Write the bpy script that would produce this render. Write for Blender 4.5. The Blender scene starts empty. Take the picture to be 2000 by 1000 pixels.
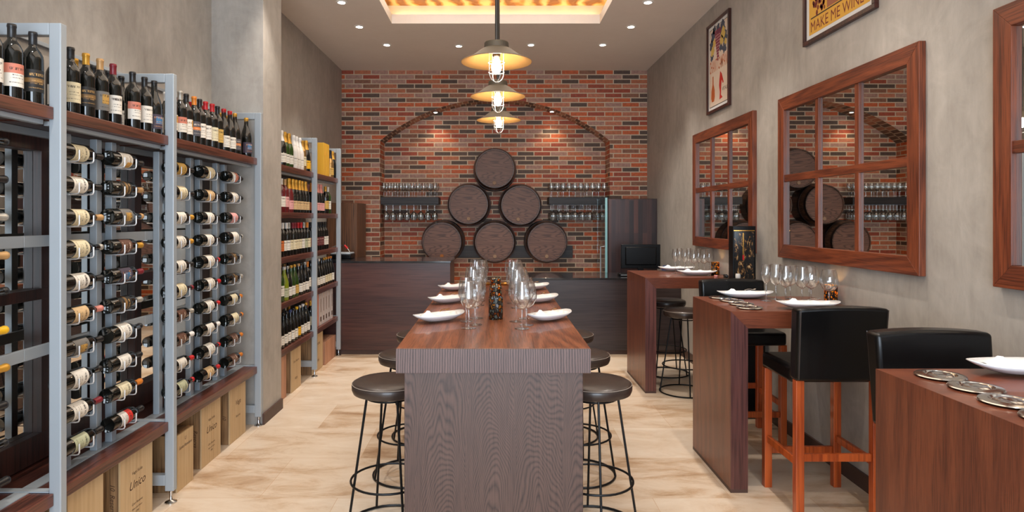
import bpy, bmesh, math, random
from mathutils import Vector, Matrix
random.seed(7)
PI = math.pi
sc = bpy.context.scene
C = sc.collection
F = 1230.0
CAMZ = 1.6

# ------------------------------------------------------------------ materials
def newmat(name):
    m = bpy.data.materials.new(name); m.use_nodes = True
    nt = m.node_tree
    return m, nt, nt.nodes['Principled BSDF']
def N(nt, t, **kw):
    n = nt.nodes.new(t)
    for k, v in kw.items():
        if k.startswith('i_'):
            n.inputs[k[2:].replace('_', ' ')].default_value = v
        else:
            setattr(n, k, v)
    return n
def rgb(r, g, b):
    f = lambda c: ((c/255.0)/12.92 if c/255.0 <= .04045 else ((c/255.0+.055)/1.055)**2.4)
    return (f(r), f(g), f(b), 1)
def ramp(nt, stops, interp='LINEAR'):
    n = nt.nodes.new('ShaderNodeValToRGB'); cr = n.color_ramp; cr.interpolation = interp
    while len(cr.elements) < len(stops): cr.elements.new(.5)
    for e, (p, c) in zip(cr.elements, stops): e.position = p; e.color = c
    return n
def M_(nt, op, a, b=None, clamp=False):
    n = nt.nodes.new('ShaderNodeMath'); n.operation = op; n.use_clamp = clamp
    for i, v in enumerate((a, b)):
        if v is None: continue
        if hasattr(v, 'is_linked') or hasattr(v, 'links'): nt.links.new(v, n.inputs[i])
        else: n.inputs[i].default_value = v
    return n.outputs[0]
def mixc(nt, fac, a, b, mode='MIX'):
    n = nt.nodes.new('ShaderNodeMix'); n.data_type = 'RGBA'; n.blend_type = mode
    for i, v in ((0, fac), (6, a), (7, b)):
        if hasattr(v, 'links'): nt.links.new(v, n.inputs[i])
        else: n.inputs[i].default_value = v
    return n.outputs[2]
def plain(name, col, rough=.5, metal=0, coat=0, spec=.5, emis=None, estr=0):
    m, nt, p = newmat(name)
    p.inputs['Base Color'].default_value = col; p.inputs['Roughness'].default_value = rough
    p.inputs['Metallic'].default_value = metal; p.inputs['Coat Weight'].default_value = coat
    p.inputs['Specular IOR Level'].default_value = spec
    if emis: p.inputs['Emission Color'].default_value = emis; p.inputs['Emission Strength'].default_value = estr
    # a little procedural unevenness in the gloss
    tc = N(nt, 'ShaderNodeTexCoord'); no = N(nt, 'ShaderNodeTexNoise', i_Scale=25.0)
    nt.links.new(tc.outputs['Object'], no.inputs['Vector'])
    r = M_(nt, 'ADD', M_(nt, 'MULTIPLY', no.outputs['Fac'], .08), max(0, rough-.04))
    nt.links.new(r, p.inputs['Roughness'])
    return m
def coords(nt, scale, src='Object'):
    tc = N(nt, 'ShaderNodeTexCoord'); mp = N(nt, 'ShaderNodeMapping')
    mp.inputs['Scale'].default_value = scale
    nt.links.new(tc.outputs[src], mp.inputs['Vector']); return mp.outputs['Vector']
def wood(name, c1, c2, along='Z', rough=.35, k=9.0, big=1.6, pores=.5, coat=0., stretch=.12, fine=90, lines=False):
    m, nt, p = newmat(name)
    s = [big, big, big]; s['XYZ'.index(along)] = big*stretch
    f = [fine]*3; f['XYZ'.index(along)] = fine*.03
    n1 = N(nt, 'ShaderNodeTexNoise', i_Scale=1.0, i_Detail=2.0); nt.links.new(coords(nt, s), n1.inputs['Vector'])
    w = M_(nt, 'SINE', M_(nt, 'MULTIPLY', n1.outputs['Fac'], k*6.28))
    w = M_(nt, 'ADD', M_(nt, 'MULTIPLY', w, .5), .5)
    if lines: w = M_(nt, 'POWER', w, .35)
    n2 = N(nt, 'ShaderNodeTexNoise', i_Scale=1.0, i_Detail=3.0); nt.links.new(coords(nt, f), n2.inputs['Vector'])
    g = M_(nt, 'ADD', M_(nt, 'MULTIPLY', w, .62 if lines else .3), M_(nt, 'MULTIPLY', n2.outputs['Fac'], .38 if lines else .7))
    r = ramp(nt, [(.35, c2), (.72, c1)] if lines else [(.28, c2), (.68, c1)]); nt.links.new(g, r.inputs['Fac'])
    pr = ramp(nt, [(.38, (1-pores, 1-pores, 1-pores, 1)), (.5, (1, 1, 1, 1))]); nt.links.new(n2.outputs['Fac'], pr.inputs['Fac'])
    col = mixc(nt, 1.0, r.outputs['Color'], pr.outputs['Color'], 'MULTIPLY')
    nt.links.new(col, p.inputs['Base Color'])
    p.inputs['Roughness'].default_value = rough; p.inputs['Coat Weight'].default_value = coat
    b = N(nt, 'ShaderNodeBump', i_Strength=.12, i_Distance=.002); nt.links.new(n2.outputs['Fac'], b.inputs['Height'])
    nt.links.new(b.outputs['Normal'], p.inputs['Normal'])
    return m
def plaster(name, c1, c2, rough=.5):
    m, nt, p = newmat(name)
    a = N(nt, 'ShaderNodeTexNoise', i_Scale=1.0, i_Detail=7.0, i_Roughness=.62); nt.links.new(coords(nt, (1.6, 1.6, 1.0)), a.inputs['Vector'])
    b = N(nt, 'ShaderNodeTexNoise', i_Scale=1.0, i_Detail=8.0, i_Roughness=.7, i_Distortion=.4); nt.links.new(coords(nt, (14, 14, 3.2)), b.inputs['Vector'])
    c = N(nt, 'ShaderNodeTexNoise', i_Scale=1.0, i_Detail=4.0, i_Roughness=.6, i_Distortion=3.0); nt.links.new(coords(nt, (3.5, 3.5, 3.5)), c.inputs['Vector'])
    g = M_(nt, 'ADD', M_(nt, 'MULTIPLY', a.outputs['Fac'], .5), M_(nt, 'MULTIPLY', b.outputs['Fac'], .28))
    g = M_(nt, 'ADD', g, M_(nt, 'MULTIPLY', c.outputs['Fac'], .22))
    r = ramp(nt, [(.36, c2), (.64, c1)]); nt.links.new(g, r.inputs['Fac'])
    nt.links.new(r.outputs['Color'], p.inputs['Base Color']); p.inputs['Roughness'].default_value = rough
    bp = N(nt, 'ShaderNodeBump', i_Strength=.12, i_Distance=.01); nt.links.new(g, bp.inputs['Height'])
    nt.links.new(bp.outputs['Normal'], p.inputs['Normal'])
    return m
def cathedral(name, c1, c2, period=.2, curve=22., spacing=.03, rough=.45, straight=False):
    m, nt, p = newmat(name)
    tc = N(nt, 'ShaderNodeTexCoord'); sp = N(nt, 'ShaderNodeSeparateXYZ'); nt.links.new(tc.outputs['Object'], sp.inputs[0])
    n1 = N(nt, 'ShaderNodeTexNoise', i_Scale=1.0, i_Detail=2.0); nt.links.new(coords(nt, (5, 5, 1.2)), n1.inputs['Vector'])
    n2 = N(nt, 'ShaderNodeTexNoise', i_Scale=1.0, i_Detail=3.0); nt.links.new(coords(nt, (55, 55, 22)), n2.inputs['Vector'])
    n3 = N(nt, 'ShaderNodeTexNoise', i_Scale=1.0, i_Detail=3.0); nt.links.new(coords(nt, (330, 330, 9)), n3.inputs['Vector'])
    x = M_(nt, 'ADD', sp.outputs['X'], M_(nt, 'MULTIPLY', M_(nt, 'SUBTRACT', n1.outputs['Fac'], .5), .10 if not straight else .05))
    if straight:
        f = M_(nt, 'ADD', M_(nt, 'DIVIDE', x, spacing), M_(nt, 'MULTIPLY', n2.outputs['Fac'], .5))
    else:
        d = M_(nt, 'SUBTRACT', M_(nt, 'FRACT', M_(nt, 'ADD', M_(nt, 'DIVIDE', x, period), 20.6)), .5)
        d2 = M_(nt, 'MULTIPLY', M_(nt, 'MULTIPLY', d, d), curve*period*period)
        z = M_(nt, 'ADD', sp.outputs['Z'], M_(nt, 'ADD', M_(nt, 'MULTIPLY', n2.outputs['Fac'], .016), M_(nt, 'MULTIPLY', n1.outputs['Fac'], .9)))
        f = M_(nt, 'DIVIDE', M_(nt, 'ADD', z, d2), spacing)
    w = M_(nt, 'ADD', M_(nt, 'MULTIPLY', M_(nt, 'SINE', M_(nt, 'MULTIPLY', f, 6.283)), .5), .5)
    w = M_(nt, 'POWER', w, .5)
    g = M_(nt, 'ADD', M_(nt, 'MULTIPLY', w, .45 if straight else .33), M_(nt, 'MULTIPLY', n3.outputs['Fac'], .55 if straight else .67))
    r = ramp(nt, [(.28, c2), (.72, c1)]); nt.links.new(g, r.inputs['Fac']); nt.links.new(r.outputs['Color'], p.inputs['Base Color'])
    p.inputs['Roughness'].default_value = rough
    return m
def brickmat(name, stops, bw=.248, bh=.0665, mortar=.0075, mcol=rgb(206, 184, 158)):
    m, nt, p = newmat(name)
    uv = N(nt, 'ShaderNodeUVMap')
    br = N(nt, 'ShaderNodeTexBrick'); br.offset = .5; br.squash = 1
    br.inputs['Scale'].default_value = 1.0; br.inputs['Brick Width'].default_value = bw
    br.inputs['Row Height'].default_value = bh; br.inputs['Mortar Size'].default_value = mortar
    br.inputs['Mortar Smooth'].default_value = .1
    br.inputs['Color1'].default_value = (0, 0, 0, 1); br.inputs['Color2'].default_value = (1, 1, 1, 1)
    br.inputs['Mortar'].default_value = (0, 0, 0, 1)
    nt.links.new(uv.outputs['UV'], br.inputs['Vector'])
    r = ramp(nt, stops, 'CONSTANT'); nt.links.new(br.outputs['Color'], r.inputs['Fac'])
    no = N(nt, 'ShaderNodeTexNoise', i_Scale=28.0, i_Detail=4.0); nt.links.new(uv.outputs['UV'], no.inputs['Vector'])
    mo = ramp(nt, [(.3, (.72, .72, .72, 1)), (.7, (1.1, 1.1, 1.1, 1))]); nt.links.new(no.outputs['Fac'], mo.inputs['Fac'])
    c = mixc(nt, 1.0, r.outputs['Color'], mo.outputs['Color'], 'MULTIPLY')
    c = mixc(nt, br.outputs['Fac'], c, mcol)
    nt.links.new(c, p.inputs['Base Color']); p.inputs['Roughness'].default_value = .6
    inv = M_(nt, 'SUBTRACT', 1.0, br.outputs['Fac'])
    bp = N(nt, 'ShaderNodeBump', i_Strength=.6, i_Distance=.006); nt.links.new(inv, bp.inputs['Height'])
    nt.links.new(bp.outputs['Normal'], p.inputs['Normal'])
    return m
BR = [(0, rgb(90, 70, 58)), (.13, rgb(190, 112, 76)), (.27, rgb(178, 136, 120)), (.40, rgb(204, 98, 52)), (.55, rgb(166, 76, 50)),
      (.66, rgb(146, 98, 74)), (.77, rgb(196, 122, 92)), (.90, rgb(96, 74, 62))]
M = {}
M['brick'] = brickmat('brick_wall', BR)
M['brick_soffit'] = brickmat('brick_arch', [(0, rgb(110, 84, 70)), (.3, rgb(186, 128, 100)), (.6, rgb(140, 100, 82)), (.8, rgb(196, 140, 110))], bw=.08, bh=.185)
M['plaster'] = plaster('polished_plaster', rgb(184, 179, 172), rgb(146, 141, 134), .5)
M['ceiling'] = plaster('ceiling_paint', rgb(232, 224, 216), rgb(226, 218, 209), .8)
M['cove'] = plain('cove_paint', rgb(225, 215, 195), .7)
def floormat():
    m, nt, p = newmat('travertine')
    br = N(nt, 'ShaderNodeTexBrick'); br.offset = .5
    br.inputs['Scale'].default_value = 1; br.inputs['Brick Width'].default_value = .9; br.inputs['Row Height'].default_value = .6
    br.inputs['Mortar Size'].default_value = .0015; br.inputs['Color1'].default_value = (0, 0, 0, 1); br.inputs['Color2'].default_value = (1, 1, 1, 1)
    nt.links.new(coords(nt, (1, 1, 1)), br.inputs['Vector'])
    a = N(nt, 'ShaderNodeTexNoise', i_Scale=1.0, i_Detail=12.0, i_Roughness=.72, i_Distortion=.5); nt.links.new(coords(nt, (2.2, 5.5, 1)), a.inputs['Vector'])
    g = M_(nt, 'ADD', M_(nt, 'MULTIPLY', a.outputs['Fac'], .8), M_(nt, 'MULTIPLY', br.outputs['Color'], .18))
    r = ramp(nt, [(.30, rgb(150, 118, 88)), (.40, rgb(184, 158, 130)), (.49, rgb(203, 184, 162)), (.70, rgb(216, 203, 186))]); nt.links.new(g, r.inputs['Fac'])
    c = mixc(nt, br.outputs['Fac'], r.outputs['Color'], rgb(186, 152, 118))
    nt.links.new(c, p.inputs['Base Color']); p.inputs['Roughness'].default_value = .38
    ro = M_(nt, 'ADD', M_(nt, 'MULTIPLY', a.outputs['Fac'], .25), .26); nt.links.new(ro, p.inputs['Roughness'])
    return m
M['floor'] = floormat()
M['base'] = plain('baseboard_brown', rgb(74, 52, 44), .5)
M['steel'] = plain('painted_steel', rgb(160, 169, 176), .42, .12)
M['wire'] = plain('bright_wire', rgb(214, 216, 218), .35, .4)
M['chrome'] = plain('chrome', rgb(200, 200, 200), .14, 1)
M['shelf_wood'] = wood('shelf_wood', rgb(104, 58, 44), rgb(62, 32, 26), 'Y', .35, k=6, coat=.2)
M['mirror_frame_dark'] = wood('dark_frame_wood', rgb(58, 30, 24), rgb(36, 18, 14), 'Z', .35)
M['mirror_frame'] = wood('mirror_frame_wood', rgb(126, 64, 38), rgb(90, 43, 27), 'Z', .38, k=14, big=3, fine=220, lines=False, pores=.3)
M['mirror_frame_y'] = wood('mirror_frame_wood_rail', rgb(126, 64, 38), rgb(90, 43, 27), 'Y', .38, k=14, big=3, fine=220, lines=False, pores=.3)
M['mirror'] = plain('mirror_glass', rgb(232, 232, 228), .0, 1)
M['mirror'].node_tree.nodes['Principled BSDF'].inputs['Roughness'].default_value = .01
for l in list(M['mirror'].node_tree.links):
    if l.to_socket.name == 'Roughness': M['mirror'].node_tree.links.remove(l)
M['table_top'] = wood('long_table_top_wood', rgb(150, 90, 60), rgb(100, 54, 36), 'Y', .3, k=12, big=3.0, coat=.25, pores=.35, fine=330)
M['table_end'] = cathedral('long_table_end_wood', rgb(90, 68, 60), rgb(50, 36, 33))
M['table_side'] = wood('long_table_side_wood', rgb(98, 78, 74), rgb(66, 50, 48), 'Z', .45, k=9, big=3, fine=230, pores=.2)
M['table_apron'] = cathedral('long_table_apron_wood', rgb(106, 84, 80), rgb(48, 35, 34), spacing=.0105, straight=True)
M['red_wood'] = wood('high_table_wood', rgb(120, 66, 44), rgb(94, 50, 35), 'Z', .36, k=9, big=3, pores=.22, coat=.1, fine=330)
M['red_wood_x'] = wood('high_table_top_wood', rgb(124, 68, 46), rgb(98, 52, 37), 'X', .3, k=9, big=3, pores=.22, coat=.2, fine=330)
M['red_edge'] = wood('high_table_edge_wood', rgb(104, 62, 56), rgb(76, 42, 40), 'Z', .33, k=5, big=3, pores=.3, coat=.15)
M['counter_l'] = wood('counter_panel_wood', rgb(84, 52, 46), rgb(62, 38, 36), 'X', .3, k=4, big=2, pores=.2)
M['counter_r'] = wood('counter_panel_dark', rgb(64, 54, 54), rgb(48, 40, 42), 'X', .3, k=4, big=2, pores=.2)
M['counter_top'] = plain('dark_stone_top', rgb(40, 40, 42), .12, 0, .3)
def planks(name, stops):
    m, nt, p = newmat(name); sp = N(nt, 'ShaderNodeSeparateXYZ'); cb = N(nt, 'ShaderNodeCombineXYZ')
    tc = N(nt, 'ShaderNodeTexCoord'); nt.links.new(tc.outputs['Object'], sp.inputs[0])
    nt.links.new(sp.outputs['Z'], cb.inputs[0]); nt.links.new(sp.outputs['X'], cb.inputs[1])
    br = N(nt, 'ShaderNodeTexBrick'); br.offset = .37; br.inputs['Scale'].default_value = 1; br.inputs['Brick Width'].default_value = .7; br.inputs['Row Height'].default_value = .06
    br.inputs['Mortar Size'].default_value = 0; br.inputs['Color1'].default_value = (0, 0, 0, 1); br.inputs['Color2'].default_value = (1, 1, 1, 1)
    nt.links.new(cb.outputs[0], br.inputs['Vector']); r = ramp(nt, stops); nt.links.new(br.outputs['Color'], r.inputs['Fac'])
    n = N(nt, 'ShaderNodeTexNoise', i_Scale=1.0, i_Detail=4.0); nt.links.new(coords(nt, (60, 60, 3)), n.inputs['Vector'])
    nr = ramp(nt, [(.3, (.7, .7, .7, 1)), (.7, (1.15, 1.15, 1.15, 1))]); nt.links.new(n.outputs['Fac'], nr.inputs['Fac'])
    nt.links.new(mixc(nt, 1.0, r.outputs['Color'], nr.outputs['Color'], 'MULTIPLY'), p.inputs['Base Color']); p.inputs['Roughness'].default_value = .38
    return m
M['cabinet_dark'] = planks('tall_cabinet_planks', [(0, rgb(38, 30, 32)), (.5, rgb(62, 44, 44)), (1, rgb(88, 56, 50))])
M['cabinet_brown'] = wood('cabinet_brown_wood', rgb(108, 72, 46), rgb(76, 48, 30), 'Z', .4, k=4, big=2)
M['beam'] = wood('dark_beam_wood', rgb(52, 46, 46), rgb(34, 30, 30), 'X', .5, k=5, big=3)
M['stave'] = wood('barrel_stave_wood', rgb(104, 74, 58), rgb(62, 44, 36), 'Y', .42, k=6, big=8)
M['head'] = wood('barrel_head_wood', rgb(118, 84, 70), rgb(84, 58, 50), 'X', .5, k=18, big=7, pores=.3, stretch=.18, fine=190, lines=True)
M['hoop'] = plain('barrel_hoop_iron', rgb(58, 50, 50), .4, .7)
M['cork'] = plain('bung_cork', rgb(150, 122, 100), .7)
M['cork_amber'] = plain('bung_amber', rgb(158, 96, 40), .6)
M['crate'] = wood('pine_crate_wood', rgb(208, 182, 142), rgb(192, 162, 120), 'Z', .6, k=4, big=2.5, pores=.06, fine=50)
M['crate_end'] = wood('pine_crate_end_wood', rgb(164, 128, 88), rgb(122, 92, 62), 'Z', .6, k=6, big=6, pores=.25)
M['crate_pink'] = wood('pink_cedar_wood', rgb(200, 150, 120), rgb(172, 120, 92), 'Z', .55, k=5, big=3, pores=.15)
M['ink'] = plain('burnt_ink', rgb(70, 46, 32), .8)
M['leather_black'] = plain('black_leather', rgb(8, 8, 9), .3, 0, .08, .3)
M['leather_brown'] = plain('dark_brown_leather', rgb(56, 45, 40), .36, 0, .15)
M['stitch'] = plain('pale_stitching', rgb(150, 140, 130), .7)
M['black_metal'] = plain('black_metal', rgb(20, 20, 21), .4, .5)
M['orange_wood'] = wood('orange_chair_wood', rgb(196, 92, 38), rgb(156, 64, 22), 'Z', .35, k=4, big=6, pores=.2, coat=.3)
M['porcelain'] = plain('white_porcelain', rgb(236, 238, 240), .15, 0, .5)
M['linen'] = plain('white_linen', rgb(238, 238, 236), .85)
M['gold_metal'] = plain('gold_metal', rgb(200, 150, 80), .25, 1)
M['silver'] = plain('silver_metal', rgb(196, 192, 186), .16, 1)
M['lamp_out'] = plain('aged_zinc', rgb(92, 82, 68), .55, .5)
M['lamp_in'] = plain('brass_lining', rgb(186, 146, 92), .45, .5)
M['rod'] = plain('pendant_rod_metal', rgb(80, 76, 72), .35, .8)
M['bulb'] = plain('bulb_glow', (1, .8, .5, 1), .5, emis=(1, .78, .52, 1), estr=95)
M['flame'] = plain('flame_glow', (1, .6, .2, 1), .5, emis=(1, .5, .12, 1), estr=30)
M['wax'] = plain('candle_wax', rgb(240, 225, 190), .5)
M['down_glow'] = plain('downlight_glow', (1, 1, 1, 1), .5, emis=(1, .93, .82, 1), estr=30)
M['led'] = plain('cove_led', (1, 1, 1, 1), .5, emis=(1, .74, .42, 1), estr=9)
M['white_paint'] = plain('white_paint', rgb(235, 235, 230), .5)
M['screen_black'] = plain('screen_black', rgb(8, 8, 9), .35, spec=.2)
M['paper'] = plain('paper_white', rgb(225, 226, 226), .8)
M['red'] = plain('red_plastic', rgb(190, 25, 25), .35)
M['frame_brown'] = wood('picture_frame_wood', rgb(76, 36, 28), rgb(50, 22, 18), 'Z', .3)
M['yellow_box'] = plain('yellow_card', rgb(214, 164, 48), .45)
M['pink_box'] = plain('pink_card', rgb(206, 128, 104), .5)
M['white_box'] = plain('grey_white_card', rgb(196, 186, 184), .5)
def glass_solid():
    m, nt, p = newmat('clear_glass')
    p.inputs['Base Color'].default_value = (1, 1, 1, 1); p.inputs['Roughness'].default_value = .0
    p.inputs['Transmission Weight'].default_value = 1; p.inputs['IOR'].default_value = 1.48
    return m
def glass_thin(name='thin_glass', tint=(.97, .98, .98, 1), k=.9, base=.06, power=2.2):
    m = bpy.data.materials.new(name); m.use_nodes = True; nt = m.node_tree
    nt.nodes.clear()
    out = N(nt, 'ShaderNodeOutputMaterial'); mx = N(nt, 'ShaderNodeMixShader')
    tr = N(nt, 'ShaderNodeBsdfTransparent'); tr.inputs[0].default_value = tint
    gl = N(nt, 'ShaderNodeBsdfGlossy'); gl.inputs['Roughness'].default_value = .03
    lw = N(nt, 'ShaderNodeLayerWeight'); lw.inputs['Blend'].default_value = .5
    f = M_(nt, 'ADD', M_(nt, 'MULTIPLY', M_(nt, 'POWER', lw.outputs['Facing'], power), k), base, True)
    nt.links.new(f, mx.inputs[0]); nt.links.new(tr.outputs[0], mx.inputs[1]); nt.links.new(gl.outputs[0], mx.inputs[2])
    nt.links.new(mx.outputs[0], out.inputs[0])
    return m
M['glass'] = glass_solid()
M['bowl'] = glass_thin(k=1.0, base=.13, power=1.7)
M['pane'] = glass_thin('pane_glass', (.88, .95, .95, 1), .5, .08, 3)
M['pane_edge'] = plain('glass_edge', rgb(140, 190, 196), .2)
M['bottle_dark'] = plain('dark_bottle_glass', rgb(14, 16, 14), .06, 0, .4)
M['bottle_green'] = plain('green_bottle_glass', rgb(40, 66, 20), .06, 0, .4)
M['bottle_lime'] = plain('lime_bottle_glass', rgb(120, 132, 30), .08, 0, .4)
M['bottle_rose'] = plain('rose_bottle_glass', rgb(96, 24, 28), .06, 0, .4)
M['bottle_white'] = plain('white_coated_bottle', rgb(226, 222, 216), .3, 0, .2)
M['bottle_gold'] = plain('golden_bottle', rgb(186, 150, 96), .25, .8)
CAP = {'black': plain('cap_black', rgb(26, 26, 28), .35), 'gold': plain('cap_gold', rgb(204, 152, 56), .35, .4),
       'tan': plain('cap_tan', rgb(190, 150, 100), .4, .2), 'wine red': plain('cap_wine_red', rgb(120, 30, 42), .35),
       'red': plain('cap_red', rgb(178, 28, 34), .35), 'orange': plain('cap_orange', rgb(206, 122, 40), .35),
       'silver': plain('cap_silver', rgb(180, 178, 170), .3, .5), 'white': plain('cap_white', rgb(226, 224, 220), .4),
       'pink': plain('cap_pink', rgb(214, 140, 130), .35, .2), 'yellow': plain('cap_yellow', rgb(226, 176, 30), .4),
       'blue': plain('cap_blue', rgb(40, 60, 110), .4)}
def labelmat(name, base, ink, accent=None, design=0):
    m, nt, p = newmat('label_'+name)
    uv = N(nt, 'ShaderNodeUVMap'); sp = N(nt, 'ShaderNodeSeparateXYZ'); nt.links.new(uv.outputs['UV'], sp.inputs[0])
    u, v = sp.outputs['X'], sp.outputs['Y']
    def rect(u0, u1, v0, v1):
        a = M_(nt, 'MULTIPLY', M_(nt, 'GREATER_THAN', u, u0), M_(nt, 'LESS_THAN', u, u1))
        b = M_(nt, 'MULTIPLY', M_(nt, 'GREATER_THAN', v, v0), M_(nt, 'LESS_THAN', v, v1))
        return M_(nt, 'MULTIPLY', a, b)
    def lines(u0, u1, v0, v1, sc_, seed):
        no = N(nt, 'ShaderNodeTexNoise', i_Scale=1.0, i_Detail=1.0)
        mp = N(nt, 'ShaderNodeMapping'); mp.inputs['Scale'].default_value = (sc_, 6, 1); mp.inputs['Location'].default_value = (seed, seed*2, 0)
        nt.links.new(uv.outputs['UV'], mp.inputs['Vector']); nt.links.new(mp.outputs['Vector'], no.inputs['Vector'])
        return M_(nt, 'MULTIPLY', rect(u0, u1, v0, v1), M_(nt, 'GREATER_THAN', no.outputs['Fac'], .5))
    col = base
    if accent:
        if design == 1: col = mixc(nt, rect(0, 1, .58, 1), col, accent)
        if design == 2: col = mixc(nt, rect(.3, .7, .35, .85), col, accent)
        if design == 3: col = mixc(nt, rect(0, 1, .42, .62), col, accent)
        if design == 4: col = mixc(nt, rect(.55, .9, .5, .95), col, accent)
    for i, (v0, v1, w, s) in enumerate([(.72, .84, .28, 38), (.48, .53, .2, 70), (.36, .40, .24, 90), (.16, .20, .3, 80)]):
        col = mixc(nt, M_(nt, 'MULTIPLY', lines(.5-w, .5+w, v0, v1, s, i*3.1+design), .85), col, ink)
    nt.links.new(col, p.inputs['Base Color']) if hasattr(col, 'links') else None
    p.inputs['Roughness'].default_value = .55
    return m
W, K = rgb(222, 218, 208), rgb(40, 36, 34)
LAB = {'white': labelmat('white', W, K), 'cream': labelmat('cream', rgb(214, 204, 172), rgb(90, 84, 70)),
       'pictorial': labelmat('pictorial', W, K, rgb(196, 120, 100), 1), 'black and gold': labelmat('blackgold', rgb(24, 23, 22), rgb(190, 150, 90), rgb(120, 90, 50), 3),
       'grey and gold': labelmat('greygold', rgb(110, 108, 104), rgb(30, 28, 26), rgb(180, 140, 70), 2),
       'red and white': labelmat('redwhite', rgb(210, 205, 198), K, rgb(196, 40, 30), 1), 'gold framed': labelmat('goldframed', W, rgb(120, 90, 40), rgb(200, 150, 70), 4),
       'dark orange': labelmat('darkorange', rgb(70, 70, 78), rgb(200, 190, 180), rgb(210, 120, 50), 3), 'gold': labelmat('gold', rgb(196, 160, 84), rgb(60, 46, 20)),
       'yellow': labelmat('yellow', rgb(226, 170, 30), rgb(60, 46, 20)), 'maroon': labelmat('maroon', rgb(92, 34, 42), rgb(200, 180, 160)),
       'orange': labelmat('orange', rgb(196, 104, 50), rgb(70, 30, 16)), 'pink': labelmat('pink', rgb(216, 160, 158), rgb(120, 60, 60)),
       'brown': labelmat('brown', rgb(92, 60, 46), rgb(210, 190, 170)), 'colourful': labelmat('colourful', rgb(60, 50, 66), rgb(210, 150, 90), rgb(60, 110, 150), 2),
       'beige': labelmat('beige', rgb(206, 176, 132), rgb(70, 50, 34)), 'pale green': labelmat('palegreen', rgb(176, 180, 150), rgb(60, 66, 50))}
def mosaic(name, lit):
    m, nt, p = newmat(name)
    vo = N(nt, 'ShaderNodeTexVoronoi'); vo.feature = 'DISTANCE_TO_EDGE'; vo.inputs['Scale'].default_value = 62
    vc = N(nt, 'ShaderNodeTexVoronoi'); vc.inputs['Scale'].default_value = 62
    c = coords(nt, (1, 1, .75)); nt.links.new(c, vo.inputs['Vector']); nt.links.new(c, vc.inputs['Vector'])
    sp = N(nt, 'ShaderNodeSeparateColor'); nt.links.new(vc.outputs['Color'], sp.inputs[0])
    st = [(0, rgb(120, 130, 120)), (.2, rgb(196, 130, 50)), (.42, rgb(120, 90, 50)), (.6, rgb(180, 185, 190)), (.75, rgb(160, 80, 30)), (.9, rgb(70, 70, 66))]
    if lit: st = [(0, rgb(236, 170, 40)), (.35, rgb(150, 90, 24)), (.6, rgb(230, 150, 30)), (.85, rgb(60, 40, 20))]
    r = ramp(nt, st, 'CONSTANT'); nt.links.new(sp.outputs[0], r.inputs['Fac'])
    e = M_(nt, 'GREATER_THAN', vo.outputs['Distance'], .13)
    col = mixc(nt, e, rgb(24, 20, 18), r.outputs['Color']); nt.links.new(col, p.inputs['Base Color'])
    p.inputs['Roughness'].default_value = .2
    tr = N(nt, 'ShaderNodeBsdfTranslucent'); nt.links.new(col, tr.inputs[0])
    mx = N(nt, 'ShaderNodeMixShader'); nt.links.new(M_(nt, 'MULTIPLY', e, .55), mx.inputs[0])
    out = nt.nodes['Material Output']; nt.links.new(p.outputs[0], mx.inputs[1]); nt.links.new(tr.outputs[0], mx.inputs[2]); nt.links.new(mx.outputs[0], out.inputs[0])
    return m
M['mosaic'] = mosaic('pebble_mosaic', False); M['mosaic_lit'] = mosaic('amber_mosaic', True)
def goldceil():
    m, nt, p = newmat('gold_leaf_ceiling')
    w = N(nt, 'ShaderNodeTexWave', i_Scale=1.0, i_Distortion=14.0, i_Detail=4.0); nt.links.new(coords(nt, (1.5, 1, 1)), w.inputs['Vector'])
    r = ramp(nt, [(.2, rgb(150, 92, 30)), (.6, rgb(214, 160, 80)), (.9, rgb(240, 205, 140))]); nt.links.new(w.outputs['Fac'], r.inputs['Fac'])
    nt.links.new(r.outputs['Color'], p.inputs['Base Color']); p.inputs['Roughness'].default_value = .4
    bp = N(nt, 'ShaderNodeBump', i_Strength=.8, i_Distance=.03); nt.links.new(w.outputs['Fac'], bp.inputs['Height']); nt.links.new(bp.outputs['Normal'], p.inputs['Normal'])
    return m
M['gold_ceiling'] = goldceil()

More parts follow.
